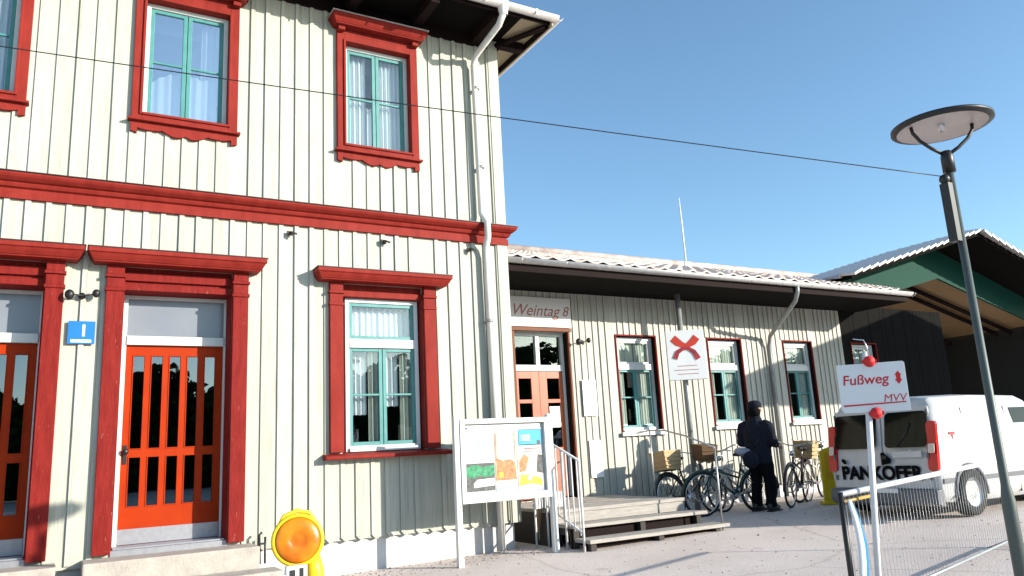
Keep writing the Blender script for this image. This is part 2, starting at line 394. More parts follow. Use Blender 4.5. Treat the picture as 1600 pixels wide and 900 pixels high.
# string course: profile swept along the front and round the right corner
def course(mb, prof, x0, x1, y1, mi=0):
    """prof: list of (out, z); out = distance in front of the wall"""
    n = len(prof); v = []
    for o, z in prof: v.append((x0, -o, z))
    for o, z in prof: v.append((x1+o, -o, z))
    for o, z in prof: v.append((x1+o, y1, z))
    f = []
    for k in (0, 1):
        for i in range(n): f.append((k*n+i, k*n+(i+1) % n, (k+1)*n+(i+1) % n, (k+1)*n+i))
    f.append(list(range(n))); f.append(list(range(2*n, 3*n))[::-1]); mb.add(v, f, mi)
b = MB()
course(b, [(.001, 4.205), (.045, 4.205), (.045, 4.295), (.03, 4.30), (.03, 4.315), (.06, 4.33), (.075, 4.36), (.07, 4.372), (.10, 4.385), (.135, 4.415), (.15, 4.44), (.15, 4.462), (.001, 4.475)], XL, BX, 2.2)
bo = b.build('string_course', RED, main)
b = MB(); course(b, [(.001, 4.479), (.165, 4.465), (.165, 4.474), (.001, 4.492)], XL, BX, 2.2); b.build('flashing', LEAD, bo)

def cap(mb, x0, x1, zt, h, out, inset, y0=0., mi=0):
    """moulded lintel cap: widest on top, stepping in below"""
    st = [(0., 1.), (.34, 1.), (.40, .94), (.60, .88), (.86, .78), (.90, .74), (1., .72)]
    lv = []
    for t, k in st: lv.append((zt-h*t, out*k, inset*(1-k)*2.2))
    n = len(lv); v = []
    for z, o, i in lv:
        v += [(x0+i, y0, z), (x0+i, y0-o, z), (x1-i, y0-o, z), (x1-i, y0, z)]
    f = [(0, 1, 2, 3), tuple(range(4*(n-1), 4*n))[::-1]]
    for a in range(n-1):
        for k in range(4): f.append((4*a+k, 4*a+(k+1) % 4, 4*a+4+(k+1) % 4, 4*a+4+k))
    mb.add(v, f, mi)

def curtain(x0, x1, y, z0, z1, waves, amp=.025):
    mb = MB(); n = waves*6; vs = []
    for i in range(n+1):
        x = x0+(x1-x0)*i/n; yy = y+amp*math.sin(2*pi*waves*i/n+rng.uniform(-.3, .3))
        vs += [(x, yy, z0+rng.uniform(-.006, .006)), (x, yy, z1)]
    mb.add(vs, [(2*i, 2*i+2, 2*i+3, 2*i+1) for i in range(n)], 0, True)
    return mb
def frame_ring(mb, x0, x1, z0, z1, t, y0, y1, mi=0, tb=None):
    tb = tb or t
    mb.box(x0, x0+t, y0, y1, z0, z1, mi); mb.box(x1-t, x1, y0, y1, z0, z1, mi)
    mb.box(x0+t, x1-t, y0, y1, z0, z0+tb, mi); mb.box(x0+t, x1-t, y0, y1, z1-t, z1, mi)
def sash(x0, x1, z0, z1, y, parent, glassm, munt=(), t=.045, mat_=None):
    mb = MB(); frame_ring(mb, x0, x1, z0, z1, t, y, y+.04)
    for z in munt: mb.box(x0+t, x1-t, y+.004, y+.036, z-.012, z+.012)
    mb.build('sash', mat_ or TEAL, parent, .003)
    p = MB(); p.box(x0+t, x1-t, y+.018, y+.022, z0+t, z1-t); p.build('pane', glassm, parent)

def upper_window(h, kind):
    x0, x1, z0, z1 = h
    m = MB()
    # casing round the opening (moulded, with inner lining)
    cx0, cx1, cz0, cz1 = x0-.11, x1+.09, z0-.01, z1+.10
    frame_ring(m, cx0, cx1, cz0, cz1, .105, -.055, .0)
    frame_ring(m, cx0+.085, cx1-.085, cz0+.085, cz1-.085, .03, -.075, .13)
    win = m.build('window', RED, main, .005)
    m = MB(); cap(m, cx0-.10, cx1+.10, z1+.30, .13, .24, .09)
    m.box(cx0+.0, cx1, -.05, -.001, z1+.102, z1+.168)
    m.box(cx0, cx0+.09, -.13, -.052, z1+.11, z1+.168); m.box(cx1-.09, cx1, -.13, -.052, z1+.11, z1+.168)
    lin = m.build('lintel', RED, win, .004)
    m = MB(); m.box(cx0-.11, cx1+.11, -.255, -.002, z1+.302, z1+.312); m.build('flashing', ZINC, win)
    # scalloped apron below
    m = MB(); W = cx1-cx0; top = cz0+.0; pts = [(cx0, top), (cx0, top-.12), (cx0+.07, top-.135)]
    n = 40
    for i in range(n+1):
        t = i/n; x = cx0+.07+(W-.14)*t
        d = .075+.045*abs(math.sin(pi*t*4))*(1 if .2 < t < .8 else .4)+.035*math.exp(-((t-.5)/.13)**2)
        pts.append((x, top-d))
    pts += [(cx1-.07, top-.135), (cx1, top-.12), (cx1, top)]
    m.prism(pts[::-1], 'y', -.048, -.0005); m.box(cx0-.03, cx1+.03, -.10, -.0005, top+.001, top+.028); m.build('apron', RED, win, .003)
    m = MB(); frame_ring(m, x0+.006, x1-.026, z0+.076, z1-.016, .05, .05, .11, 0); m.build('frame', WHITE, win, .003)
    a, b, c, d = x0+.056, x1-.076, z0+.126, z1-.066; mid = (a+b)/2
    mz = c+(d-c)*.5
    sash(a, mid-.004, c, d, .072, win, GLASS2 if kind else GLASS, (mz,))
    sash(mid+.004, b, c, d, .072, win, GLASS2 if kind else GLASS, (mz,))
    if kind:                                     # white drape gathered in the lower half
        m = MB()
        for sx in (0, 1):
            xa, xb = (a+.05, mid-.05) if sx == 0 else (mid+.05, b-.05)
            cv = MB(); n = 14; vs = []
            for i in range(n+1):
                t = i/n; x = xa+(xb-xa)*t; zt = mz-.05-.16*(1-t)**2 if sx == 0 else mz-.02-.05*math.sin(pi*t)
                vs += [(x, .19+.02*math.sin(t*18), c+.02), (x, .19+.02*math.sin(t*18), zt)]
            m.add(vs, [(2*i, 2*i+2, 2*i+3, 2*i+1) for i in range(n)], 0, True)
        m.build('curtain', CURT, win)
        m = curtain(mid+.18, b-.02, .22, c+.3, d-.02, 3); m.build('curtain', CURT, win)
    else:
        curtain(a+.01, a+.30, .20, c, d, 4).build('curtain', CURT, win)
        curtain(mid+.03, b-.01, .20, c, d, 6).build('curtain', CURT, win)
        curtain(a+.03, mid+.02, .26, c, mz-.02, 5).build('curtain', CURT, win)
    return win
upper_window(UW[0], 1); upper_window(UW[1], 0); upper_window(UW[2], 0)

def pilasters(m, x0, x1, zb, zt, wd, out, dep=.2):
    for a in (x0-wd, x1):
        m.box(a, a+wd, -out, .0, zb, zt-.30)
        m.box(a-.012, a+wd+.012, -out-.014, .0, zt-.30, zt-.262)
        m.box(a, a+wd, -out+.004, .0, zt-.262, zt-.15)
        m.box(a-.014, a+wd+.014, -out-.02, .0, zt-.15, zt-.118)
        m.box(a, a+wd, -out-.008, .0, zt-.118, zt-.001)
    # lining of the opening
    m.box(x0, x0+.014, -.001, dep, zb, zt-.12); m.box(x1-.014, x1, -.001, dep, zb, zt-.12)

def ground_window(h):
    x0, x1, z0, z1 = h
    m = MB(); pilasters(m, x0, x1, z0+.03, z1+.005, .165, .075)
    m.box(x0+.0005, x1-.0005, .03, .12, z1-.165, z1+.04); m.box(x0+.0005, x1-.0005, -.01, .03, z1-.165, z1-.09); 
    win = m.build('window', RED, main, .005)
    m = MB(); cap(m, x0-.36, x1+.34, z1+.135, .135, .26, .10); m.build('lintel', RED, win, .004)
    m = MB(); m.box(x0-.37, x1+.35, -.268, -.002, z1+.137, z1+.146); m.build('flashing', LEAD, win)
    m = MB(); m.prism([(0.0, z0-.055), (-.15, z0-.055), (-.16, z0-.045), (-.16, z0-.01), (.1, z0+.03), (.1, z0-.055)], 'x', x0-.24, x1+.30); m.build('sill', RED, win, .004)
    a0, a1, b0, b1 = x0+.07, x1-.035, z0+.03, z1-.17
    m = MB(); frame_ring(m, a0, a1, b0, b1, .05, .075, .15, 0, .07)
    tz = 2.78; m.box(a0+.05, a1-.05, .065, .15, tz-.055, tz+.055); m.box(a0+.04, a1-.04, .04, .0749, b0, b0+.045); m.build('frame', WHITE, win, .003)
    sash(a0+.05, a1-.05, tz+.055, b1-.05, .095, win, GLASS)
    mid = (a0+a1)/2
    sash(a0+.05, mid-.004, b0+.07, tz-.055, .095, win, GLASS, (2.14,)); sash(mid+.004, a1-.05, b0+.07, tz-.055, .095, win, GLASS, (2.14,))
    curtain(a0+.05, a1-.06, .24, tz+.03, b1-.09, 11, .018).build('curtain', CURT, win)
    m = MB(); m.box(a0+.06, a1-.06, .23, .242, b1-.11, b1-.085); m.build('curtain_rail', INKP, win)
    curtain(a0+.33, a0+.46, .19, b0+.05, tz-.05, 2).build('curtain', CURTC, win)
    curtain(mid+.26, a1-.05, .19, b0+.05, tz-.05, 3).build('curtain', CURTC, win)
    curtain(a0+.06, a0+.33, .26, b0+.45, tz-.05, 4).build('curtain', CURT, win)
    curtain(mid+.05, mid+.27, .26, b0+.55, tz-.05, 3).build('curtain', CURT, win)
ground_window(LW[0])

def front_door(h):
    x0, x1, z0, z1 = h; wd = .17
    m = MB(); pilasters(m, x0, x1, z0, z1+.005, wd, .085, .40)
    m.box(x0+.0005, x1-.0005, .04, .34, z1-.26, z1+.04); m.box(x0+.0005, x1-.0005, .0, .04, z1-.155, z1-.06)
    m.box(x0+.0005, x1-.0005, .01, .04, z1-.26, z1-.185)
    door = m.build('doorway', REDW, main, .006)
    m = MB(); cap(m, x0-.36, x1+.34, z1+.135, .14, .27, .10); m.build('lintel', RED, door, .004)
    m = MB(); m.box(x0-.37, x1+.35, -.278, -.002, z1+.137, z1+.146); m.build('flashing', LEAD, door)
    a0, a1 = x0+.016, x1+.02; tz0, tz1 = 2.735, 2.835
    m = MB(); m.box(a0, a0+.055, .27, .36, z0+.03, z1-.262); m.box(a1-.055, a1, .27, .36, z0+.03, z1-.262)
    m.box(a0+.055, a1-.055, .255, .36, tz0, tz1); m.box(a0+.055, a1-.055, .28, .36, z1-.30, z1-.262); m.build('frame', WHITE, door, .004)
    m = MB(); m.box(a0+.055, a1-.055, .315, .325, tz1, z1-.30); m.build('transom_pane', FROST, door)
    L0, L1, zb, zt = a0+.058, a1-.058, z0+.05, tz0-.004; W = L1-L0
    cols = [L0+.07+i*(W-.14+.055)/5 for i in range(6)]; cw = cols[1]-cols[0]-.055
    holes = []
    for i in range(5):
        for q, (c, d) in enumerate(((zt-1.14, zt-.105), (zt-1.75, zt-1.215))): holes.append((cols[i], cols[i]+cw, c, d))
    m = MB()
    for a, b, c, d in rect_minus(L0, L1, zb, zt, holes): m.box(a, b, .305, .35, c, d)
    leaf = m.build('door_leaf', ORANGE, door)
    m = MB()
    for a, b, c, d in holes: frame_ring(m, a+.0004, b-.0004, c+.0004, d-.0004, .010, .298, .320)
    m.build('glazing_bead', ORANGE, door)
    m = MB()
    for a, b, c, d in holes: m.box(a+.001, b-.001, .325, .33, c+.001, d-.001)
    m.build('pane', GLASSD, door)
    m = MB(); m.box(L0+.002, L1-.002, .297, .3045, zb+.004, zb+.16); m.build('kick_plate', GREYMET, door)
    m = MB(); m.box(L0+.02, L0+.055, .292, .3045, 1.44, 1.64); m.lathe([(0, 0), (.016, 0), (.016, .04), (.03, .045), (.034, .06), (.02, .075), (0, .075)], (L0+.037, .292, 1.57), (0, -1, 0), 14)
    m.build('handle', BLACK, door)
    m = MB(); m.box(x0+.0, x1, -.02, .37, z0-.04, z0+.028); m.box(x0+.02, x1-.02, .0, .30, z0+.0285, z0+.048); m.build('threshold', GREYMET, door, .004)
for d in DOORS: front_door(d)

# hooks under the string course
for x in (2.25, 3.45, 4.69):
    m = MB(); m.box(x-.035, x+.035, -.06, -.03, 4.07, 4.12); m.tube([(x, -.06, 4.10), (x+.02, -.10, 4.09), (x+.07, -.11, 4.075)], .013, 8); m.build('wall_hook', DARKW, main)

# roof with eaves, rafters, gutter
EZ = 7.40; EY = -.84; EX = 5.74
m = MB(); RZ = 10.2
m.add([(XL-.6, EY, EZ+.03), (EX, EY, EZ+.03), (EX, 9.2, EZ+.03), (XL-.6, 9.2, EZ+.03), (XL+2, 4.2, RZ), (2, 4.2, RZ)],
      [(0, 1, 5, 4), (1, 2, 5), (2, 3, 4, 5), (3, 0, 4)])
m.box(XL-.6, EX, EY, 9.2, EZ+.005, EZ+.028)
roof = m.build('roof', TILE, main)
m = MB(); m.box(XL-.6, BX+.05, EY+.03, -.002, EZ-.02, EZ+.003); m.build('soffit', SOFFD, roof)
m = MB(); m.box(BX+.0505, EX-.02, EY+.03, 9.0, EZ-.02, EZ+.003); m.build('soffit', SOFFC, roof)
m = MB()
for k in range(9):
    x = 4.92-k*.95; m.box(x-.06, x+.06, EY+.06, -.03, EZ-.14, EZ-.0205)
for k in range(11):
    y = -.10+k*.86; m.box(BX+.034, EX-.05, y-.06, y+.06, EZ-.15, EZ-.0205)
m.box(XL-.6, BX+.034, -.03, -.0006, EZ-.17, EZ-.021); m.box(BX+.0335, BX+.06, -.05, 8.9, EZ-.16, EZ-.021)
m.tube([(BX+.02, -.02, EZ-.09), (EX-.04, EY+.06, EZ-.08)], .05, 4)
m.build('rafter', RAFT, roof)
m = MB(); m.box(XL-.6, EX, EY+.002, EY+.028, EZ-.07, EZ+.0045); m.box(EX-.024, EX, EY+.03, 9.2, EZ-.11, EZ+.0045); m.build('fascia', RAFT, roof)
m = MB(); m.box(EX+.0005, EX+.022, EY-.05, 9.2, EZ-.11, EZ+.04); m.build('verge_board', SOFFC, roof)
def gutter(mb, pts, r, mi=0, seg=9):
    """half-round gutter, open above"""
    pts = [Vector(p) for p in pts]; vs = []
    for i, p in enumerate(pts):
        d = (pts[min(i+1, len(pts)-1)]-pts[max(i-1, 0)]).normalized(); a = d.cross(Vector((0, 0, 1))).normalized()
        for rr in (r, r-.006):
            for k in range(seg):
                t = pi*k/(seg-1); vs.append(p+a*math.cos(t)*rr-Vector((0, 0, 1))*math.sin(t)*rr)
    n = seg; fs = []
    for i in range(len(pts)-1):
        for q in (0, 1):
            o = i*2*n+q*n; o2 = (i+1)*2*n+q*n
            for k in range(n-1): fs.append((o+k, o+k+1, o2+k+1, o2+k))
        for k in (0, n-1): fs.append((i*2*n+k, i*2*n+n+k, (i+1)*2*n+n+k, (i+1)*2*n+k))
    for i in (0, len(pts)-1):
        for k in range(n-1): fs.append((i*2*n+k, i*2*n+k+1, i*2*n+n+k+1, i*2*n+n+k))
    mb.add(vs, fs, mi, True)
m = MB(); gutter(m, [(XL-.6, EY-.07, EZ+.02), (EX+.08, EY-.07, EZ+.02)], .075)
for k in range(12): x = EX-.3-k*.8; m.box(x-.012, x+.012, EY-.15, EY-.146, EZ-.06, EZ+.03); 
m.build('gutter', ZINC, roof)
m = MB(); gutter(m, [(EX+.10, EY-.12, EZ+.02), (EX+.10, 9.2, EZ+.02)], .06); m.build('gutter', ZINC, roof)
m = MB()
P = [(4.93, EY-.07, EZ-.02), (4.92, EY-.07, EZ-.16), (4.90, EY+.02, EZ-.27), (4.86, -.16, 6.98), (4.86, -.10, 6.86), (4.88, -.10, 4.62), (4.89, -.13, 4.56), (4.90, -.215, 4.46), (4.90, -.215, 4.26), (4.91, -.12, 4.12), (4.92, -.10, 4.02), (4.96, -.10, .12)]
m.tube(P, .046, 14); m.lathe([(.055, 0), (.085, .16), (.085, .20), (.06, .20)], (4.93, EY-.07, EZ-.16), (0, 0, 1), 14)
ds = m.build('downpipe', PIPE, main)
m = MB()
for z in (6.5, 5.3, 3.1, 1.7, .8): m.lathe([(.0465, -.02), (.054, -.02), (.054, .02), (.0465, .02)], (4.87+(7-z)*.013, -.10, z), (0, 0, 1), 14); m.box(4.86+(7-z)*.013, 4.88+(7-z)*.013, -.055, .0, z-.015, z+.015)
m.build('pipe_clip', PIPEG, ds)

# ------------------------------------------------------------------ annex
AY = 1.5; AX0 = 5.30; AX1 = 14.30
annex = thing('annex_building', 'low cream boarded annex with pale tiled roof set back beside the tall house', 'building', (9, AY, gz(9)))
AW = [(8.25, 9.17, 1.54, 3.26), (10.40, 11.30, 1.58, 3.26), (12.45, 13.32, 1.60, 3.26)]
AD = (6.16, 7.28, .58, 3.26)
rng2 = random.Random(8)
cladding(AX0, AX1, .46, 4.06, AY, AW+[AD], .136, .042, .018, rng2).build('wall', CREAM2, annex)
m = MB(); m.box(AX0, AX1, AY+.04, AY+.12, -.2, .459); m.build('plinth', PLINTH, annex)
m = MB(); m.box(AX0, AX1, AY+1.6, AY+1.7, 0, 4.2); m.box(AX0, AX1, AY+.13, AY+1.59, .40, .50); m.box(AX0, AX1, AY+.13, AY+1.59, 3.9, 4.0); m.build('room', ROOMD, annex)
AWALL = AW+[(14.55, 15.42, 1.60, 3.26)]
hall = thing('gabled_passage', 'dark open gabled passage building with green gable board and brown ceiling', 'building', (19.4, 2, .3))
for wi, (x0, x1, z0, z1) in enumerate(AWALL):
    owner = annex if wi < 3 else hall
    m = MB(); frame_ring(m, x0+.0005, x1-.0005, z0+.0005, z1-.0005, .026, AY-.022, AY+.006)
    win = m.build('window', REDW, owner, .003)
    m = MB(); frame_ring(m, x0+.001, x1-.001, z0+.001, z1-.001, .022, AY+.0065, AY+.2); m.build('lining', RAFT, win)  # dark colour stands for the shadow on the window jambs
    m = MB(); frame_ring(m, x0+.036, x1-.036, z0+.036, z1-.036, .055, AY+.08, AY+.16, 0, .07); tz = 2.70
    m.box(x0+.09, x1-.09, AY+.07, AY+.16, tz-.05, tz+.05); m.box(x0-.03, x1+.03, AY-.07, AY-.041, z0-.035, z0+.03); m.box(x0+.037, x1-.037, AY-.0409, AY+.0795, z0+.036, z0+.055); m.build('frame', WHITE, win, .003)
    a, b, c, d = x0+.091, x1-.091, z0+.106, tz-.05; mid = (a+b)/2
    sash(a, b, tz+.05, z1-.092, AY+.10, win, GLASS, (), .04, WHITE)
    sash(a, mid-.003, c, d, AY+.10, win, GLASS, (c+(d-c)*.52,), .04)
    sash(mid+.003, b, c, d, AY+.10, win, GLASS, (c+(d-c)*.52,), .04)
    curtain(mid+.06, b-.01, AY+.165, c, z1-.1, 5, .012).build('curtain', CURTC, win)
    curtain(a+.005, a+.17, AY+.17, c, d, 3, .012).build('curtain', CURTC, win)
    curtain(a+.02, mid+.05, AY+.18, tz+.02, z1-.1, 4, .012).build('curtain', CURTC, win)
# annex door
x0, x1, z0, z1 = AD
m = MB(); m.box(x0, x0+.045, AY-.05, AY+.0, z0, z1); m.box(x1-.035, x1, AY-.05, AY+.0, z0, z1); m.box(x0-.04, x1+.02, AY-.07, AY+.0, z1+.0005, z1+.06)
dr = m.build('doorway', mat('brown_trim', (.20, .075, .04), .6, spec=.2), annex, .004)
m = MB(); m.box(x0, x0+.040, AY+.0005, AY+.2, z0, z1-.001); m.box(x1-.045, x1, AY+.0005, AY+.2, z0, z1-.001); m.build('lining', RAFT, dr)  # door jambs have their shadow put into a dark colour
m = MB(); a, b = x0+.046, x1-.046
m.box(a, a+.05, AY+.1, AY+.18, z0+.02, z1); m.box(b-.05, b, AY+.1, AY+.18, z0+.02, z1); m.box(a+.05, b-.05, AY+.09, AY+.18, 2.62, 2.72); m.box(a+.05, b-.05, AY+.1, AY+.18, z1-.06, z1); m.box((a+b)/2-.035, (a+b)/2+.035, AY+.1, AY+.18, 2.72, z1-.06)
m.build('frame', WHITE, dr, .003)
m = MB(); m.box(a+.05, (a+b)/2-.035, AY+.135, AY+.142, 2.72, z1-.06); m.box((a+b)/2+.035, b-.05, AY+.135, AY+.142, 2.72, z1-.06); m.build('transom_pane', GLASS, dr)
a += .052; b -= .052; mid = (a+b)/2
for q, (p0, p1) in enumerate(((a, mid-.002), (mid+.002, b))):
    hx0, hx1 = (p0+.07, p1-.15) if q == 0 else (p0+.15, p1-.07)
    hs = [(hx0, hx1, 2.16, 2.50), (hx0, hx1, 1.78, 2.10), (hx0, hx1, 1.38, 1.72)]
    m = MB()
    for r_ in rect_minus(p0, p1, z0+.02, 2.615, hs): m.box(r_[0], r_[1], AY+.11, AY+.155, r_[2], r_[3])
    m.box(hx0, hx1, AY+.104, AY+.1099, .75, 1.28); leaf = m.build('door_leaf', BROWNDOOR, dr, .003)
    m = MB()
    for h in hs: m.box(h[0], h[1], AY+.13, AY+.135, h[2], h[3])
    m.build('pane', GLASSD, dr)
m = MB(); m.box(6.88, 7.08, AY+.092, AY+.1035, 1.70, 2.04); m.build('notice', PAPER, dr)
# annex roof: wavy tiles in rows, rising towards the ridge
m = MB(); SL = .315; GY = .26; GZ = 4.13; RY = 5.6
rows = 16; step = (RY-GY)/rows; vs = []; fs = []; TW = .31; sub = 6
def roof_x1(y): return 14.95+(y-GY)*.86
for r_ in range(rows):
    y0 = GY-.05+r_*step; y1 = y0+step+.06; n = int((roof_x1(y0)-AX0)/TW)
    o = len(vs)
    for i in range(n*sub+1):
        x = AX0+i*TW/sub; ph = (i % sub)/sub
        wv = .019*math.cos(2*pi*ph)+.006*math.cos(4*pi*ph)
        jit = .006*math.sin(i//sub*12.9898+r_*4.1)
        zf = GZ+(y0-GY)*SL+.055+wv+jit; zb = GZ+(y1-GY)*SL+.010+wv
        vs += [(x, y0, zf-.03), (x, y0, zf), (x, y1, zb)]
    for i in range(n*sub):
        k = o+3*i; fs += [(k, k+3, k+4, k+1), (k+1, k+4, k+5, k+2)]
m.add(vs, fs, 0, False)
ar = m.build('roof', TILE, annex, fix=False)
m = MB(); m.tube([(AX0+.02, RY+.02, GZ+(RY-GY)*SL+.09), (roof_x1(RY)-.1, RY+.02, GZ+(RY-GY)*SL+.09)], .10, 10); m.build('ridge_tiles', TILE, ar)
m = MB(); m.prism([(GY+.02, GZ-.01), (RY, GZ+(RY-GY)*SL-.02), (9, GZ+1.0), (9, GZ+.9), (RY, GZ+(RY-GY)*SL-.12), (GY+.02, GZ-.10)], 'x', AX0, 14.9); m.build('roof_deck', SOFFD, ar)
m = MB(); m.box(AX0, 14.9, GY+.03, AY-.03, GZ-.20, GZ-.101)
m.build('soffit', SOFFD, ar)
m = MB(); m.box(AX0, 14.9, GY+.0, GY+.0295, GZ-.20, GZ+.035); m.build('fascia', RAFT, ar)
m = MB(); gutter(m, [(AX0-.0, GY-.045, GZ-.02), (14.95, GY-.045, GZ-.02)], .075)
for k in range(13): x = AX0+.35+k*.78; m.tube([(x, GY-.12, GZ-.03), (x, GY-.1, GZ-.07), (x, GY-.045, GZ-.098), (x, GY+.03, GZ-.05)], .007, 5)
m.build('gutter', ZINC, ar)
m = MB(); m.tube([(11.55, GY-.045, GZ-.07), (11.55, GY-.03, GZ-.2), (11.62, GY+.1, GZ-.33), (11.95, AY-.16, 3.30), (11.98, AY-.085, 3.12), (11.98, AY-.08, 2.9), (11.98, AY-.08, .25)], .04, 12)
m.build('downpipe', PIPEG, annex)


# ------------------------------------------------------------------ gabled passage building at the right
HX0, HXA, HX1 = 14.35, 19.45, 24.6; HV = 1.07; HY = 2.25; HS = .278; HZ = 4.66
def hz(x): return HZ+HS*(min(x, 2*HXA-x)-HX0)
m = MB()
for sgn in (0, 1):
    xa, xb = (HX0, HXA) if sgn == 0 else (HX1, HXA)
    za, zb = HZ, hz(HXA)
    v = []
    for y in (HV, 12):
        v += [(xa, y, za), (xb, y, zb), (xb, y, zb-.10), (xa, y, za-.10)]
    m.add(v, [(0, 1, 5, 4), (3, 7, 6, 2), (0, 3, 2, 1), (4, 5, 6, 7), (0, 4, 7, 3)])
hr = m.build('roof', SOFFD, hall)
m = MB()                                       # verge tiles, one bump each
for sgn in (0, 1):
    n = 18
    for i in range(n):
        x = HX0+.05+i*(HXA-HX0)/n
        if sgn: x = 2*HXA-x
        z = hz(x)
        for rr in range(7):
            y = HV+.05+rr*.36
            M = Matrix.Translation((x, y, z+.045)) @ Matrix.Rotation(-math.atan(HS)*(1 if sgn == 0 else -1), 4, 'Y')
            m.obox(M @ Matrix.Rotation(.12, 4, 'X') @ Matrix.Rotation(.16*(1 if sgn else -1), 4, 'Y'), .31, .40, .05)
m.build('verge_tiles', ZINC, hr)
m = MB()                                       # green gable boards following the slope
m.add([(HX0+.1, HY, hz(HX0+.1)-.13), (HXA, HY, hz(HXA)-.11), (HX1-.1, HY, hz(HX0+.1)-.13), (HX1-.1, HY, hz(HX0+.1)-.75), (HXA, HY, hz(HXA)-.92), (HX0+.1, HY, hz(HX0+.1)-.75),
       (HX0+.1, HY+.06, hz(HX0+.1)-.13), (HXA, HY+.06, hz(HXA)-.11), (HX1-.1, HY+.06, hz(HX0+.1)-.13), (HX1-.1, HY+.06, hz(HX0+.1)-.75), (HXA, HY+.06, hz(HXA)-.92), (HX0+.1, HY+.06, hz(HX0+.1)-.75)],
      [(0, 1, 4, 5), (1, 2, 3, 4), (6, 11, 10, 7), (7, 10, 9, 8), (0, 6, 7, 1), (1, 7, 8, 2), (5, 4, 10, 11), (4, 3, 9, 10), (0, 5, 11, 6), (2, 8, 9, 3)])
m.build('gable_board', GREENB, hall)
m = MB()                                       # ceiling
for sgn in (0, 1):
    xa = HX0+.2 if sgn == 0 else HX1-.2
    m.add([(xa, HY+.07, HZ-.50), (HXA, HY+.07, hz(HXA)-.80), (HXA, 8.5, hz(HXA)-.80), (xa, 8.5, HZ-.50),
           (xa, HY+.07, HZ-.46), (HXA, HY+.07, hz(HXA)-.76), (HXA, 8.5, hz(HXA)-.76), (xa, 8.5, HZ-.46)],
          [(0, 3, 2, 1), (4, 5, 6, 7), (0, 1, 5, 4), (2, 3, 7, 6), (1, 2, 6, 5), (0, 4, 7, 3)])
m.build('ceiling', CEIL, hall)
m = MB()
for y in (3.2, 3.6, 5.6):
    m.tube([(HX0+.3, y, HZ-.62), (HXA, y, hz(HXA)-.90)], .07, 4); m.tube([(HX1-.3, y, HZ-.62), (HXA, y, hz(HXA)-.90)], .07, 4)
m.box(HX0+.3, HX1-.3, 5.0, 5.16, HZ-.75, HZ-.58)
m.build('beam', RAFT, hall)
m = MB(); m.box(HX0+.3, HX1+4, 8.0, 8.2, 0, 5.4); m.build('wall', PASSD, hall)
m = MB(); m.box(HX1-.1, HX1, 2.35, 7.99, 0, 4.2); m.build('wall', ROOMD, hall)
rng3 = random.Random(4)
cladding(AX1+.02, 18, .1, 4.06, AY, AWALL[3:], .136, .040, .003, rng3).build('wall', PASSD, hall)  # annex wall line carried on in near-black, shade put into the colour
m = MB(); m.box(AX1+.02, 18, 3.1, 3.2, 0, 4.0); m.build('room', ROOMD, hall)
m = MB(); x = HX1-.3; m.box(x-.09, x+.09, HY-.02, HY+.0595, gz(15), 4.05); m.build('post', RAFT, hall)

# unseen gabled caster added out of view to shade the annex wall
shade_caster = thing('gable_shade_caster', 'unseen gabled canopy on two posts added beyond the van to shade the annex wall', 'canopy', (21, -4, .3))
m = MB(); GX = 15.85; gzb = 4.08
pts = [(GX, gzb), (GX, gzb+.44), (GX+5.2, gzb+.44+5.2*.282), (GX+10.4, gzb+.44), (GX+10.4, gzb)]
m.prism(pts[::-1], 'y', -4.2, -4.05); m.build('gable_board', GREENB, shade_caster)
m = MB()
for sg in (1, -1):
    xa = GX-.1 if sg == 1 else GX+10.5; xm = GX+5.2
    m.add([(xa, -4.4, gzb+.45), (xm, -4.4, gzb+.45+5.3*.282), (xm, -3.85, gzb+.45+5.3*.282), (xa, -3.85, gzb+.45), (xa, -4.4, gzb+.5), (xm, -4.4, gzb+.5+5.3*.282), (xm, -3.85, gzb+.5+5.3*.282), (xa, -3.85, gzb+.5)],
          [(0, 3, 2, 1), (4, 5, 6, 7), (0, 1, 5, 4), (2, 3, 7, 6), (0, 4, 7, 3), (1, 2, 6, 5)])
m.build('roof', TILE, shade_caster)
for x in (20.0, 25.9): m = MB(); m.box(x, x+.2, -4.22, -4.03, .3, gzb-.001); m.build('post', RAFT, shade_caster)

# ------------------------------------------------------------------ mast, cable
m = MB(); mz = 5.9; m.tube([(13.95, RY, mz-.15), (13.95, RY, 6.9), (13.94, RY, 7.75)], [.026, .022, .012], 8); m.box(13.85, 14.05, RY-.1, RY+.1, mz-.1, mz+.06)
tag(m.build('antenna_mast', WTUBE), 'thin white antenna mast standing up from the annex roof ridge', 'antenna')

LX, LY = 5.08, -6.42                          # street lamp
m = MB(); pts = []
A = Vector((-4.6, -2.45, 4.58)); B = Vector((LX-.06, LY, 3.0))
for i in range(33):
    t = i/32; p = A.lerp(B, t); p.z -= .05*math.sin(pi*t); pts.append(p)
CABLE_I = len(pts)
cable_mb = m; cable_pts = pts

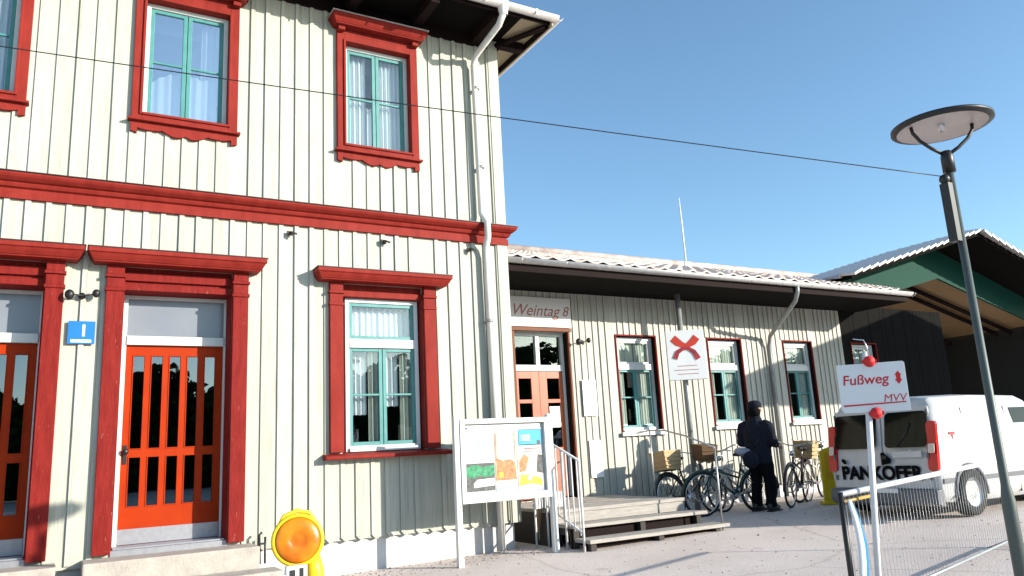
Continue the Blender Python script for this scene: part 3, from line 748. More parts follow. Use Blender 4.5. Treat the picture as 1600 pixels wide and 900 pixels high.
# ------------------------------------------------------------------ street lamp
lamp = thing('street_lamp', 'dark street lamp with a wide round disc shade held on curved arms', 'street lamp', (LX, LY, gz(LX)))
m = MB(); zt = 3.17
m.tube([(LX, LY, gz(LX)), (LX, LY, .9), (LX, LY, 1.0), (LX, LY, zt-.12)], [.040, .040, .026, .024], 14); m.build('pole', POLEG, lamp)
m = MB(); m.tube([(LX, LY, zt-.13), (LX, LY, zt-.02), (LX, LY, zt+.02)], [.040, .040, .028], 14); hd = m.build('collar', BLACK, lamp)
m = MB()
for k in range(2):
    a = R(148+180*k); dx, dy = math.cos(a), math.sin(a)
    m.tube([(LX+dx*.02, LY+dy*.02, zt), (LX+dx*.09, LY+dy*.09, zt+.045), (LX+dx*.16, LY+dy*.16, zt+.105), (LX+dx*.20, LY+dy*.20, zt+.165), (LX+dx*.205, LY+dy*.205, zt+.205)], .012, 8)
m.build('arm', BLACK, lamp)
m = MB(); DR = .315
m.lathe([(DR-.035, .0), (DR, .012), (DR, .03), (DR*.8, .05), (DR*.4, .07), (.03, .08), (0, .08)], (LX, LY, zt+.185), (0, 0, 1), 40); sh = m.build('lamp_shade', BLACK, lamp)
m = MB(); m.lathe([(0, .035), (DR*.4, .033), (DR-.08, .02), (DR-.034, .002)], (LX, LY, zt+.185), (0, 0, 1), 40); m.build('reflector', LAMPD, lamp)
m = MB(); m.lathe([(0, -.03), (.02, -.028), (.022, .03)], (LX, LY, zt+.195), (0, 0, 1), 12); m.build('lamp_bulb', CHROME, lamp)
m = MB(); m.box(LX-.095, LX-.045, LY-.03, LY+.03, zt-.62, zt-.22); m.ball((LX-.075, LY, zt-.19), .034); m.box(LX-.046, LX-.03, LY-.02, LY+.02, zt-.3, zt-.26); m.box(LX-.046, LX-.03, LY-.02, LY+.02, zt-.55, zt-.51)
m.build('junction_box', BLACK, lamp)
cable_mb.tube(cable_pts, .0034, 6)
tag(cable_mb.build('overhead_cable', BLACK), 'thin black overhead cable crossing the house front to the street lamp', 'cable')

# ------------------------------------------------------------------ wall fittings
m = MB(); m.box(-.03, .22, -.044, -.030, 2.69, 2.93)
hn = m.build('house_number_sign', BLUE); tag(hn, 'blue enamel house number 1 plate on the wall beside the left door', 'sign')
m = MB(); text(m, '1', .17, face_front(.115, -.045, 2.825), 0, bold=.004); m.box(0.0, .19, -.0465, -.0442, 2.705, 2.735); m.build('lettering', PAPER, hn)
def wall_lamp(x, y, z, lab):
    t = thing('wall_lamp', lab, 'lamp', (x, y, z), group='twin ball wall lamps')
    m = MB(); m.lathe([(0, .0), (.035, .0), (.035, .02), (0, .02)], (0, 0, 0), (0, -1, 0), 14); m.tube([(-.11, -.10, 0), (-.03, -.05, .0), (.03, -.05, 0), (.13, -.06, .02)], .009, 8); m.tube([(0, -.015, 0), (0, -.05, 0)], .012, 8); m.build('bracket', BLACK, t, local=True)
    for p, r_ in (((-.115, -.11, -.01), .046), ((.13, -.06, .025), .038)):
        m = MB(); m.ball(p, (r_, r_, r_*1.2)); m.build('lamp_head', BLACK, t, local=True)
    return t
wall_lamp(7.50, AY-.03, 3.10, 'small black twin headed wall lamp right of the annex door')
wall_lamp(.08, -.03, 3.20, 'small black twin headed wall lamp above the blue house number')

# script banner over the annex door
m = MB(); m.box(6.02, 7.33, AY-.045, AY-.030, 3.335, 3.83); 
bn = m.build('banner', mat('cream_banner_cloth', (.80, .76, .70), .8, var=.06, scale=3)); tag(bn, 'pale banner with red script lettering above the annex door', 'banner')
m = MB(); text(m, 'Weintag', .27, face_front(6.62, AY-.0455, 3.60), 0, shear=.35); text(m, '8', .24, face_front(7.21, AY-.0455, 3.60), 0, shear=.3); m.build('lettering', INKP, bn)
# papers on the annex wall
def paper(x0, x1, z0, z1, lab, rows):
    m = MB(); m.box(x0, x1, AY-.040, AY-.030, z0, z1); o = m.build('wall_notice', PAPER); tag(o, lab, 'notice', 'white notices on the annex wall')
    for (a, b, c, d) in rows: m = MB(); m.box(x0+(x1-x0)*a, x0+(x1-x0)*b, AY-.0412, AY-.0403, z0+(z1-z0)*c, z0+(z1-z0)*d); m.build('print', PGREY, o)
paper(7.47, 7.75, 1.86, 2.46, 'tall white notice on the annex wall under the wall lamp', [(.3, .6, .78, .83), (.35, .55, .7, .74), (.45, .72, .1, .45)])
paper(7.53, 7.78, .86, 1.46, 'lower white notice on the annex wall above the deck', [(.3, .7, .8, .84), (.3, .7, .62, .66), (.25, .75, .4, .44)])

# hanging emblem sign on grey post
ps = thing('emblem_sign', 'white board with red ribbon emblem on a tall grey post between annex windows', 'sign', (9.33, 1.0, gz(9.3)))
m = MB(); m.tube([(9.33, 1.0, gz(9.3)), (9.33, 1.0, 3.95)], .05, 12); m.build('post', PIPEG, ps)
a0 = R(-33); C0 = Vector((9.31, .90, 2.83))
Mx = Matrix.Translation(C0) @ Matrix.Rotation(a0, 4, 'Z')
m = MB(); m.obox(Mx, .66, .10, .86); bd = m.build('board', PAPER, ps, .006)
m = MB()
def stroke(mb, pts, w, M, mi, y):
    """flat ribbon stroke in board space, points (x,z), widths list"""
    n = len(pts); vs = []
    for i in range(n):
        p = Vector(pts[i]); d = Vector(pts[min(i+1, n-1)])-Vector(pts[max(i-1, 0)]); d.normalize(); q = Vector((-d.y, d.x))
        for s_ in (1, -1):
            a = p+q*s_*w[i]/2
            vs += [M @ Vector((a.x, y, a.y)), M @ Vector((a.x, y-.004, a.y))]
    fs = []
    for i in range(n-1):
        k = 4*i; fs += [(k, k+4, k+6, k+2), (k+1, k+3, k+7, k+5), (k, k+1, k+5, k+4), (k+2, k+6, k+7, k+3)]
    fs += [(0, 2, 3, 1), (4*n-4, 4*n-3, 4*n-1, 4*n-2)]
    mb.add(vs, fs, mi)
stroke(m, [(-.21, .30), (-.13, .22), (-.03, .16), (.03, .16), (.13, .22), (.20, .30)], [.13, .13, .09, .09, .13, .13], Mx, 0, -.0505)
m.build('upper_ribbon', mat('emblem_red', (.66, .05, .02), .5, var=.25, scale=9), bd)
m = MB(); stroke(m, [(-.20, -.06), (-.15, .05), (-.05, .11), (.04, .11), (.13, .05), (.20, -.08)], [.08, .075, .06, .06, .075, .09], Mx, 0, -.0555)
m.build('lower_ribbon', mat('emblem_dark_red', (.50, .04, .05), .5, var=.5, scale=5), bd)
for (px_, pz_, pw_) in ((0, -.19, .34), (-.02, -.26, .42), (0, -.33, .36)):
    m = MB(); m.obox(Mx @ Matrix.Translation((px_, -.0515, pz_)), pw_, .002, .010); m.build('print', INKP, bd)

# ------------------------------------------------------------------ door steps
def door_steps(dx, lab):
    t = thing('door_step', lab, 'step', (1.03+dx, -.2, gz(1+dx)), group='stone steps of the front doors')
    m = MB(); m.box(.22+dx, 1.86+dx, -.46, .049, -.05, .52); m.build('upper_step', STONE, t, .012)
    m = MB(); m.box(.42+dx, 2.02+dx, -.86, -.461, -.05, .30); m.build('lower_step', STONE, t, .012)
door_steps(0, 'pale stone step in front of the orange door beside the yellow warning lamp')
door_steps(DX, 'pale stone step in front of the second orange door at the left edge')
bt = thing('boot_scraper', 'small dark boot scraper standing on the right end of the stone step', 'boot scraper', (1.93, -.12, .52))
m = MB(); m.tube([(1.93, -.12, .30), (1.92, -.12, .60), (1.95, -.12, .63)], .014, 8); m.tube([(1.985, -.12, .30), (1.985, -.12, .58)], .012, 8); m.box(1.92, 1.99, -.13, -.11, .50, .52); m.build('frame', BLACK, bt)

# ------------------------------------------------------------------ notice board
nb = thing('notice_board', 'white framed notice board on two legs full of colourful posters', 'notice board', (4.7, -.75, gz(4.7)))
by = -.75
for x in (4.045, 5.355):
    m = MB(); m.box(x-.035, x+.035, by-.035, by+.035, gz(x), 1.80); m.build('leg', WHITE, nb, .006)
m = MB(); m.box(4.08, 5.32, by+.0, by+.03, .78, 1.76); frame_ring(m, 4.0805, 5.3195, .78, 1.76, .06, by-.05, by-.0005, 0, .085); m.build('frame', WHITE, nb, .005)
def poster(x0, x1, z0, z1, base, shapes, k):
    m = MB(); y = by-.006-.0015*k
    m.box(x0, x1, y-.001, y, z0, z1, 0); W, H = x1-x0, z1-z0; mats = [base]; n = 0
    for mt, pts in shapes:
        if mt not in mats: mats.append(mt)
        q = [(x0+W*a, z0+H*b) for a, b in pts]; n += 1
        m.prism(q, 'y', y-.0012-.0004*n, y-.0011, mats.index(mt))
    return m.build('poster', mats, nb)
def rc(a, b, c, d): return [(a, c), (b, c), (b, d), (a, d)]
poster(4.15, 4.545, 1.24, 1.60, PAPER, [(PPALE, rc(.22, .30, .2, .78)), (PPALE, rc(.48, .57, .2, .78)), (PPALE, rc(.36, .72, .6, .70))], 0)
poster(4.145, 4.545, .875, 1.235, PDARK, [(PGREEN, [(0, .58), (.25, .52), (.45, .6), (.7, .54), (1, .6), (1, .92), (.6, .88), (.3, .96), (0, .86)]), (PAPER, [(.28, .22), (.98, .26), (.98, .50), (.4, .47), (.28, .36)]), (PGREY, rc(0, 1, 0, .10))], 0)
poster(4.56, 4.85, 1.02, 1.60, PPEACH, [(PORANGE, [(.0, .0), (1, .0), (.95, .35), (.7, .42), (.3, .40), (.05, .46)]), (PYEL, rc(.15, .35, .06, .16)), (PORANGE, rc(.02, .07, .4, .98)), (PORANGE, rc(.93, .98, .42, .98)), (PAPER, rc(.2, .78, .62, .9))], 0)
poster(4.56, 4.85, .88, 1.005, PAPER, [(PPALE, rc(.1, .8, .3, .5))], 0)
poster(4.87, 5.235, .87, 1.315, PPEACH, [(PORANGE, [(.05, .5), (.3, .55), (.45, .9), (.25, 1.0), (.05, .8)]), (PYEL, [(.02, .15), (.5, .2), (.95, .12), (.9, .32), (.5, .42), (.1, .45)]), (PAPER, [(.35, .3), (.62, .72), (.72, .7), (.5, .28)]), (PDARK, [(.72, .5), (1, .45), (1, .95), (.8, .98)]), (PLILAC, rc(.55, 1, 0, .10))], 0)
poster(4.90, 5.235, 1.42, 1.61, PBLUE, [(PPALE, rc(.1, .5, .3, .7)), (PDARK, rc(.78, .92, .05, .3))], 0)
poster(4.92, 5.22, 1.315, 1.43, PAPER, [(INKP, rc(.15, .95, .5, .64)), (INKP, rc(.15, .8, .2, .3))], 0)
rgp = random.Random(2)
for (xa, xb, za, zb, n_) in ((4.58, 4.83, 1.40, 1.56, 6), (4.58, 4.83, .895, .99, 4), (4.17, 4.52, 1.25, 1.30, 2), (4.90, 5.18, .905, .93, 1), (4.96, 5.08, 1.46, 1.55, 3)):
    for k in range(n_):
        zz = zb-(k+.5)*(zb-za)/n_; m = MB(); m.box(xa, xa+(xb-xa)*rgp.uniform(.6, 1), by-.0165, by-.0158, zz-.004, zz+.004); m.build('printed_line', PGREY, nb)
m = MB(); m.box(4.15, 5.24, by-.012, by-.004, 1.615, 1.632); m.ball((4.19, by-.012, 1.655), .012); m.build('title_strip', PGREY, nb)

# ------------------------------------------------------------------ wooden steps at the annex
st = thing('wooden_steps', 'weathered grey wooden deck with two wide open steps before the annex door', 'steps', (6.7, -.2, gz(6.7)))
def boards(mb, x0, x1, y0, y1, z, th, n, rg):
    w = (y1-y0)/n
    for i in range(n): mb.box(x0+rg.uniform(-.015, .0), x1+rg.uniform(0, .02), y0+i*w+.004, y0+(i+1)*w-.004, z-th, z+rg.uniform(-.003, .003))
rg = random.Random(5)
m = MB(); boards(m, 5.62, 7.80, -.42, 1.40, .575, .045, 13, rg); m.box(5.62, 7.8, -.40, -.36, .40, .529); m.build('platform', DECKW, st, .004)
m = MB(); boards(m, 5.62, 7.86, -.78, -.44, .405, .045, 2, rg); m.build('tread', DECKW, st, .004)
m = MB(); boards(m, 5.62, 7.92, -1.14, -.80, .25, .045, 2, rg); m.build('tread', DECKW, st, .004)
for x in (5.68, 6.75, 7.74):
    for (y0, y1, zt_) in ((-1.10, -1.0, .204), (-.74, -.64, .359), (-.34, -.24, .529), (1.2, 1.3, .529)):
        m = MB(); m.box(x-.04, x+.04, y0, y1, gz(x)-.02, zt_); m.build('leg', DARKW, st)
    m = MB(); m.box(x-.03, x+.03, -.639, -.341, .27, .35); m.build('brace', DARKW, st)
m = MB(); m.box(5.60, 5.6195, -.40, 1.38, gz(5.6), .528); m.build('side_panel', DARKW, st)  # dark sheet added where the gap beside the deck lies in shade
for (ry_, ra, rb, rx_) in ((-.335, gz(5.6), .40, 7.74), (-.70, gz(5.6), .355, 7.78), (-1.02, gz(5.6), .20, 7.84)):
    m = MB(); m.box(5.625, 5.675, ry_-.01, ry_+.01, ra, rb); m.box(5.7255, rx_-.05, ry_+.035, ry_+.05, ra+.03, rb); m.build('shade_riser', RAFT, st)  # dark boards added under the treads to give the black shade there
def rail(name, x, lab, pts_top, posts, low, balus, rm=None, rr=.015):
    rm = rm or WTUBE
    t = thing(name, lab, 'handrail', (x, -.7, gz(x)), group='tube handrails of the wooden steps')
    m = MB(); m.tube(pts_top, rr, 10); m.build('top_rail', rm, t)
    for (px, py, z0, z1) in posts: m = MB(); m.tube([(px, py, z0), (px, py, z1)], rr, 10); m.build('post', rm, t)
    if low: m = MB(); m.tube(low, .013, 8); m.build('lower_rail', WTUBE, t)
    if balus:
        m = MB()
        for (px, py, z0, z1) in balus: m.tube([(px, py, z0), (px, py, z1)], .009, 6)
        m.build('balusters', WTUBE, t)
def lerp(a, b, t): return a+(b-a)*t
T0 = (5.57, -.25, 1.50); T1 = (5.57, -1.06, 1.20)
bl = [(5.57, lerp(-.30, -1.0, i/6), lerp(.60, .30, i/6), lerp(1.48, 1.22, i/6)) for i in range(7)]
rail('handrail', 5.57, 'white tube handrail with balusters on the left of the wooden steps', [(5.57, 1.3, 1.50), T0, T1], [(5.57, -.25, gz(5.5), 1.50), (5.57, -.68, gz(5.5), 1.345), (5.57, -1.06, gz(5.5), 1.20)], [(5.57, -.25, .63), (5.57, -1.06, .33)], bl)
rail('handrail', 7.9, 'grey tube handrail without balusters on the right of the wooden steps', [(7.86, .62, 1.53), (7.86, .30, 1.56), (7.86, -.05, 1.54), (7.86, -.5, 1.44), (7.86, -1.06, 1.26)], [(7.86, -1.06, gz(7.8), 1.26), (7.86, .30, .56, 1.56)], None, None, GALV, .0125)
m = MB(); M = Matrix.Translation((5.62, -.02, .46)) @ Matrix.Rotation(R(12), 4, 'X') @ Matrix.Rotation(R(-9), 4, 'Y'); m.obox(M, .13, .03, .62)
tag(m.build('plank', PLANK, None, .004), 'short brown plank leaning under the notice board by the deck', 'plank')
m = MB()
for k in range(7): m.box(5.40+k*.07, 5.455+k*.07, -.22, -.20, .60, .80)
m.box(5.39, 5.89, -.198, -.185, .62, .66); m.box(5.39, 5.89, -.198, -.185, .73, .77); m.tube([(5.42, -.19, gz(5.4)), (5.42, -.19, .7)], .014, 6); m.tube([(5.86, -.19, gz(5.4)), (5.86, -.19, .7)], .014, 6)
tag(m.build('slatted_panel', WHITE), 'low white slatted panel between the notice board and the deck', 'panel')

# ------------------------------------------------------------------ van
VX, VR, VL = 9.78, -3.06, -1.40               # rear plane, right side, left side
van = thing('parked_van', 'white and grey delivery van with black lettering parked before the passage, seen from behind', 'van', (VX+2, (VR+VL)/2, gz(VX)))
vz = gz(11); W2 = (VL-VR)/2; yc = (VR+VL)/2
def section(x, zb, zt, wb, wm, wt):
    """one ring of the body: bottom, waist, shoulder, roof"""
    pts = [(wb*.92, zb), (wb, zb+.10), (wm, .62+vz), (wm, .92+vz), (wm*.985, 1.02+vz), (wt, zt-.13), (wt*.90, zt-.03), (wt*.55, zt)]
    ring = [(x, yc-a, z) for a, z in pts]+[(x, yc+a, z) for a, z in pts[::-1]]
    return ring
rings = []
zt = 1.80
prof = [(0.00, .36, zt-.10, .94, .97, .86), (.03, .33, zt-.03, .97, .99, .88), (.25, .30, zt, 1, 1, .90), (1.2, .28, zt+.02, 1, 1, .90), (2.3, .28, zt, 1, 1, .90), (2.55, .28, zt-.07, 1, 1, .89), (3.15, .28, 1.18+vz*0, 1, 1, .86), (3.25, .28, 1.12, 1, .99, .84), (3.85, .30, .98, .95, .94, .80), (3.95, .38, .86, .86, .84, .72)]
m = MB(); n = 16; vs = []
for dx, zb, ztop, wb, wm, wt in prof:
    zz = ztop; pts = section(VX+dx, zb+vz*.5, zz, W2*wb, W2*wm, W2*wt)
    if zz < 1.5:                                  # bonnet rings: squeeze the glasshouse
        pts = [(p[0], p[1], min(p[2], zz-.04*abs((p[1]-yc)/W2))) for p in pts]
    # rear face leans forward above the waist
    if dx < .2: pts = [(p[0]+max(0, p[2]-1.05)*.22, p[1], p[2]) for p in pts]
    vs += pts
fs = []
for i in range(len(prof)-1):
    for k in range(n): fs.append((i*n+k, i*n+(k+1) % n, (i+1)*n+(k+1) % n, (i+1)*n+k))
fs += [list(range(n))[::-1], [(len(prof)-1)*n+k for k in range(n)]]
m.add(vs, fs, 0, True); body = m.build('body', VANW, van)
bb = body.modifiers.new('Bevel', 'BEVEL'); bb.width = .02; bb.segments = 2; bb.limit_method = 'ANGLE'; bb.angle_limit = R(35)
def rearx(z): return VX+max(0, z-1.05)*.22-.012
def rear_panel(name, y0, y1, z0, z1, mt, off=.0, th=.02, rnd=.04, parent=None):
    """rounded panel lying on the rear face"""
    q = []
    for cy, cz, a in ((y1-rnd, z1-rnd, 0), (y0+rnd, z1-rnd, 90), (y0+rnd, z0+rnd, 180), (y1-rnd, z0+rnd, 270)):
        for k in range(5): t = R(a+22.5*k); q.append((cy+rnd*math.cos(t), cz+rnd*math.sin(t)))
    mm = MB(); nn = len(q)
    v = [(rearx(z)-off, y, z) for y, z in q]+[(rearx(z)-off+th, y, z) for y, z in q]
    mm.add(v, [list(range(nn)), list(range(nn, 2*nn))[::-1]]+[(i, (i+1) % nn, nn+(i+1) % nn, nn+i) for i in range(nn)])
    return mm.build(name, mt, parent or van)
mid = yc-.02
dl = rear_panel('rear_door', mid+.012, VL-.09, .60, 1.66, VANG, .004); dr_ = rear_panel('rear_door', VR+.11, mid-.012, .60, 1.66, VANG, .004)
rear_panel('window', mid+.07, VL-.11, 1.13, 1.60, CARGL, .012, .012, .06, dl); rear_panel('window', VR+.13, mid-.07, 1.13, 1.60, CARGL, .012, .012, .06, dr_)
m = MB(); m.box(VX-.045, VX-.016, mid-.10, mid-.02, .985, 1.03); m.build('handle', BLACK, dr_)
m = MB(); m.obox(Matrix.Translation((VX-.018, VR+.42, 1.04)), .006, .42, .08); m.ball((VX-.02, VR+.36, 1.085), .02); m.build('number_plate_lamp', VANG, dr_)
for y0, y1 in ((VR+.0, VR+.135), (VL-.125, VL-.0)):
    tl = rear_panel('tail_lamp', y0, y1, .82, 1.46, TAILR, .02, .05, .045)
    rear_panel('reflector', y0+.02, y1-.03, 1.05, 1.17, TAILW, .027, .01, .02, tl)
m = MB(); m.prism([(VX-.09, .40), (VX-.11, .48), (VX-.09, .585), (VX+.06, .60), (VX+.06, .36)], 'y', VR+.02, VL-.02); m.build('bumper', BUMP, van, .02)
m = MB(); m.box(VX-.098, VX-.085, yc-.26, yc+.26, .50, .60); m.build('number_plate', PAPER, van)
m = MB(); text(m, 'PANKOFER', .245, Matrix.Translation((VX-.0185, yc+.02, .79)) @ Matrix.Rotation(-pi/2, 4, 'Z') @ Matrix.Rotation(pi/2, 4, 'X'), 0, bold=.011, depth=.0015); m.build('lettering', INKK, van)
m = MB()                                       # small red-edged silhouettes above the name
m.prism([(yc-.02, .90), (yc-.02, 1.06), (yc-.06, 1.08), (yc-.17, .98), (yc-.16, .93)], 'x', VX-.0195, VX-.0165); m.build('emblem', INKK, van)
m = MB(); m.prism([(yc+.58, .92), (yc+.62, .97), (yc+.60, 1.0), (yc+.55, .98), (yc+.53, .93)], 'x', VX-.0195, VX-.0165)
m.build('emblem', INKK, van)
# right side: windows, moulding, lettering, wheels
m = MB()
sy = VR-.004
def side(z): return VR+max(0, z-1.02)*.115-.006
def side_panel(x0, x1, z0, z1, mt, name, th=.008):
    mm = MB(); mm.add([(x0, side(z0), z0), (x1, side(z0), z0), (x1, side(z1), z1), (x0, side(z1), z1), (x0, side(z0)+th+.02, z0), (x1, side(z0)+th+.02, z0), (x1, side(z1)+th+.02, z1), (x0, side(z1)+th+.02, z1)],
        [(0, 1, 2, 3), (4, 7, 6, 5), (0, 4, 5, 1), (2, 6, 7, 3), (0, 3, 7, 4), (1, 5, 6, 2)]); return mm.build(name, mt, van)
side_panel(VX+1.95, VX+2.65, 1.16, 1.60, CARGL, 'window')
side_panel(VX+.05, VX+3.3, .66, .72, BUMP, 'side_moulding')
side_panel(VX+1.80, VX+1.812, .45, 1.62, BUMP, 'door_seam')
m = MB(); text(m, 'Taxi & Transporte', .16, face_front(VX+.98, VR-.0075, 1.0), 0, bold=.003) if False else m.add([], [])
m = MB(); text(m, 'T', .20, face_front(VX+.40, side(1.20)-.004, 1.22), 0, bold=.008); m.build('lettering', INKR, van)
for wx in (.62, 3.15):
    for sgn, wy in ((-1, VR+.06), (1, VL-.06)):
        c_ = (VX+wx, wy, vz+.30)
        m = MB(); m.lathe([(.19, -.09), (.27, -.10), (.30, -.075), (.305, 0), (.30, .075), (.27, .10), (.19, .09)], c_, (0, 1, 0), 28); wh = m.build('wheel', RUBBER, van)
        m = MB(); m.lathe([(0, .07), (.05, .075), (.09, .06), (.17, .055), (.195, .085)], c_, (0, sgn, 0), 20); m.build('rim', GALV, wh)
side_panel(VX+.76, VX+.768, .80, 1.62, BUMP, 'door_seam'); side_panel(VX+.10, VX+.74, 1.20, 1.215, BUMP, 'sliding_rail')
for sgn, wy in ((-1, VR), (1, VL)):
    for wx in (.62, 3.15):
        m = MB(); pa = []
        for k in range(15): t = R(-8+196*k/14); pa.append((VX+wx+.35*math.cos(t), wy+sgn*.004, vz+.30+.35*math.sin(t)))
        m.tube(pa, .028, 6); m.build('wheel_arch', BUMP, van)
m = MB(); m.tube([(rearx(1.14)-.016, VR+.55, 1.15), (rearx(1.3)-.018, VR+.42, 1.30), (rearx(1.42)-.018, VR+.36, 1.45)], .008, 6); m.build('wiper', BLACK, dr_)
for hz_ in (.74, 1.02, 1.58):
    for hy in (VR+.125, VL-.105): m = MB(); m.box(rearx(hz_)-.012, rearx(hz_)+.004, hy-.015, hy+.015, hz_-.035, hz_+.035); m.build('hinge', BUMP, van)
m = MB(); m.box(rearx(1.70)-.012, rearx(1.70)+.03, mid-.16, mid+.16, 1.685, 1.715); m.build('brake_lamp', TAILR, van)
m = MB(); text(m, 'M·PK 417', .085, Matrix.Translation((VX-.0985, yc, .55)) @ Matrix.Rotation(-pi/2, 4, 'Z') @ Matrix.Rotation(pi/2, 4, 'X'), 0, depth=.001) if False else None
m = MB(); m.box(VX+.35, VX+3.5, VR+.13, VL-.13, .22+vz, .33+vz); m.build('underbody', RUBBER, van)

# ------------------------------------------------------------------ bicycles
def bicycle(fm, label, loc, rz, lean, basket=None, bmat=None, cover=False):
    t = thing('bicycle', label, 'bicycle', loc, rz, 'bicycles parked along the annex wall')
    t.rotation_euler = (lean, 0, rz)
    rr = .335
    for x in (-.52, .53):
        m = MB(); m.tube([(x+rr*math.cos(2*pi*k/36), 0, rr+rr*math.sin(2*pi*k/36)) for k in range(36)], .019, 8, closed=True); wh = m.build('wheel', RUBBER, t, local=True)
        m = MB(); m.tube([(x+(rr-.026)*math.cos(2*pi*k/32), 0, rr+(rr-.026)*math.sin(2*pi*k/32)) for k in range(32)], .009, 6, closed=True)
        for k in range(18):
            a = 2*pi*k/18; m.tube([(x, .02*(-1)**k, rr), (x+(rr-.03)*math.cos(a), 0, rr+(rr-.03)*math.sin(a))], .0016, 4)
        m.tube([(x, -.045, rr), (x, .045, rr)], .022, 8); m.build('rim', CHROME, wh, local=True)
        m = MB(); pts = [(x+(rr+.035)*math.cos(R(a)), 0, rr+(rr+.035)*math.sin(R(a))) for a in (range(10, 190, 12) if x < 0 else range(-10, 130, 12))]
        m.tube(pts, .022, 6); m.build('mudguard', fm, wh, local=True)
    m = MB(); bbk = (-.08, 0, .29); seat = (-.20, 0, .78); head = (.33, 0, .80); hl = (.37, 0, .62)
    m.tube([bbk, seat], .016, 8); m.tube([bbk, hl], .019, 8); m.tube([(-.14, 0, .56), (.35, 0, .72)], .016, 8); m.tube([head, hl], .02, 8)
    for s_ in (-.05, .05): m.tube([bbk, (-.52, s_, rr)], .010, 6); m.tube([(-.18, s_*.4, .70), (-.52, s_, rr)], .009, 6); m.tube([hl, (.42, s_, .50), (.53, s_, rr)], .012, 6)
    m.build('frame', fm, t, local=True)
    m = MB(); m.tube([seat, (-.22, 0, .90)], .013, 8); m.build('seat_post', CHROME, t, local=True)
    m = MB(); m.ball((-.27, 0, .93), (.12, .09, .04)); m.ball((-.15, 0, .925), (.11, .035, .028)); m.build('saddle', RUBBER, t, local=True)
    m = MB(); m.tube([head, (.30, 0, .98)], .013, 8); m.tube([(.17, -.29, 1.03), (.27, -.25, 1.04), (.32, -.08, .99), (.32, .08, .99), (.27, .25, 1.04), (.17, .29, 1.03)], .011, 8); m.build('handlebar', CHROME, t, local=True)
    m = MB(); m.tube([(bbk[0], -.04, .29), (bbk[0], .04, .29)], .03, 10); m.lathe([(.0, -.005), (.09, -.005), (.09, .005), (0, .005)], (bbk[0], -.055, .29), (0, 1, 0), 20)
    m.tube([(bbk[0], -.08, .29), (.05, -.09, .20)], .010, 6); m.tube([(bbk[0], .08, .29), (-.21, .09, .38)], .010, 6); m.box(.01, .09, -.18, -.09, .185, .205); m.box(-.25, -.17, .09, .18, .37, .39); m.build('crank', CHROME, t, local=True)
    m = MB()
    for s_ in (-.06, .06): m.tube([(-.22, s_, .74), (-.74, s_, .74)], .007, 6); m.tube([(-.68, s_, .74), (-.53, s_*.9, .36)], .006, 6)
    for k in range(5): m.tube([(-.30-.1*k, -.06, .74), (-.30-.1*k, .06, .74)], .005, 5)
    m.build('carrier', BLACK, t, local=True)
    m = MB(); m.ball((.40, 0, .86), (.05, .045, .045)); m.build('headlight', CHROME, t, local=True)
    def bask(cx, z, w, d, h, mt):
        m = MB(); v = []
        for zz, k in ((z, .82), (z+h, 1.), (z+h, .94), (z+.02, .77)):
            for a, b in ((-1, -1), (1, -1), (1, 1), (-1, 1)): v.append((cx+a*w/2*k, b*d/2*k, zz))
        f = [(3, 2, 1, 0)]
        for q in range(3):
            for k in range(4): f.append((4*q+k, 4*q+(k+1) % 4, 4*q+4+(k+1) % 4, 4*q+4+k))
        f.append((12, 13, 14, 15)); m.add(v, f)
        for k in range(4): m.box(cx-w/2*.93, cx+w/2*.93, -d/2*1.02+.0, d/2*1.02, z+h*(.2+k*.22), z+h*(.2+k*.22)+.012)
        m.build('basket', mt, t, .006, local=True)
    if basket == 'rear': bask(-.48, .75, .42, .34, .30, bmat)
    if basket == 'front': bask(.47, .86, .30, .34, .26, bmat)
    if cover:
        m = MB(); m.ball((-.27, 0, .96), (.17, .12, .07)); m.ball((-.36, 0, .90), (.12, .10, .12)); m.build('saddle_cover', GREYC, t, local=True)
    return t
FRK = mat('black_bike_paint', (.015, .015, .018), .3, var=.2); FRW = mat('silver_bike_paint', (.62, .62, .62), .3, .3, var=.1)
FRG = mat('dark_green_bike_paint', (.02, .06, .045), .3, var=.2); FRL = mat('cream_bike_paint', (.72, .66, .55), .35, var=.1); FRB = mat('dark_purple_bike_paint', (.05, .02, .04), .3, var=.2)
bicycle(FRK, 'black bicycle with a tall tan wicker basket nearest the wooden steps', (9.02, .72, gz(9)), R(8), R(-7), 'rear', TAN)
bicycle(FRG, 'dark green bicycle with a small brown front basket and lilac grey saddle cover', (9.42, .30, gz(9.4)), R(168), R(-6), 'front', BROWNW, True)
bicycle(FRW, 'silver bicycle with a grey covered saddle standing behind the person', (10.05, .66, gz(10)), R(-172), R(7), None, None, True)
bicycle(FRB, 'dark purple bicycle with tan rear basket just right of the person', (10.92, .22, gz(10.9)), R(-155), R(-5), 'rear', TAN)
bicycle(FRL, 'cream framed bicycle beside the yellow plastic panel', (11.65, .55, gz(11.6)), R(196), R(-6))

# yellow plastic panel
yp = thing('yellow_panel', 'upright yellow plastic traffic panel with foot standing beside the bicycles', 'traffic panel', (11.10, -.30, gz(11.1)))
ay = R(-36); M0 = Matrix.Translation((11.10, -.30, gz(11.1))) @ Matrix.Rotation(ay, 4, 'Z')
m = MB(); m.prism([(-.135, .05), (.135, .05), (.135, .86), (.06, .93), (-.04, .90), (-.12, .86)], 'y', -.03, .03); m.xf(M0); m.build('panel', YEL, yp, .01)
m = MB(); m.prism([(-.07, .42), (.05, .40), (.03, .85), (-.05, .84)], 'y', -.034, -.0305); m.xf(M0); m.build('stripe', ORY, yp)
m = MB(); m.box(-.18, .22, -.14, .14, 0.001, .06); m.xf(M0); m.build('foot', YEL, yp, .012)

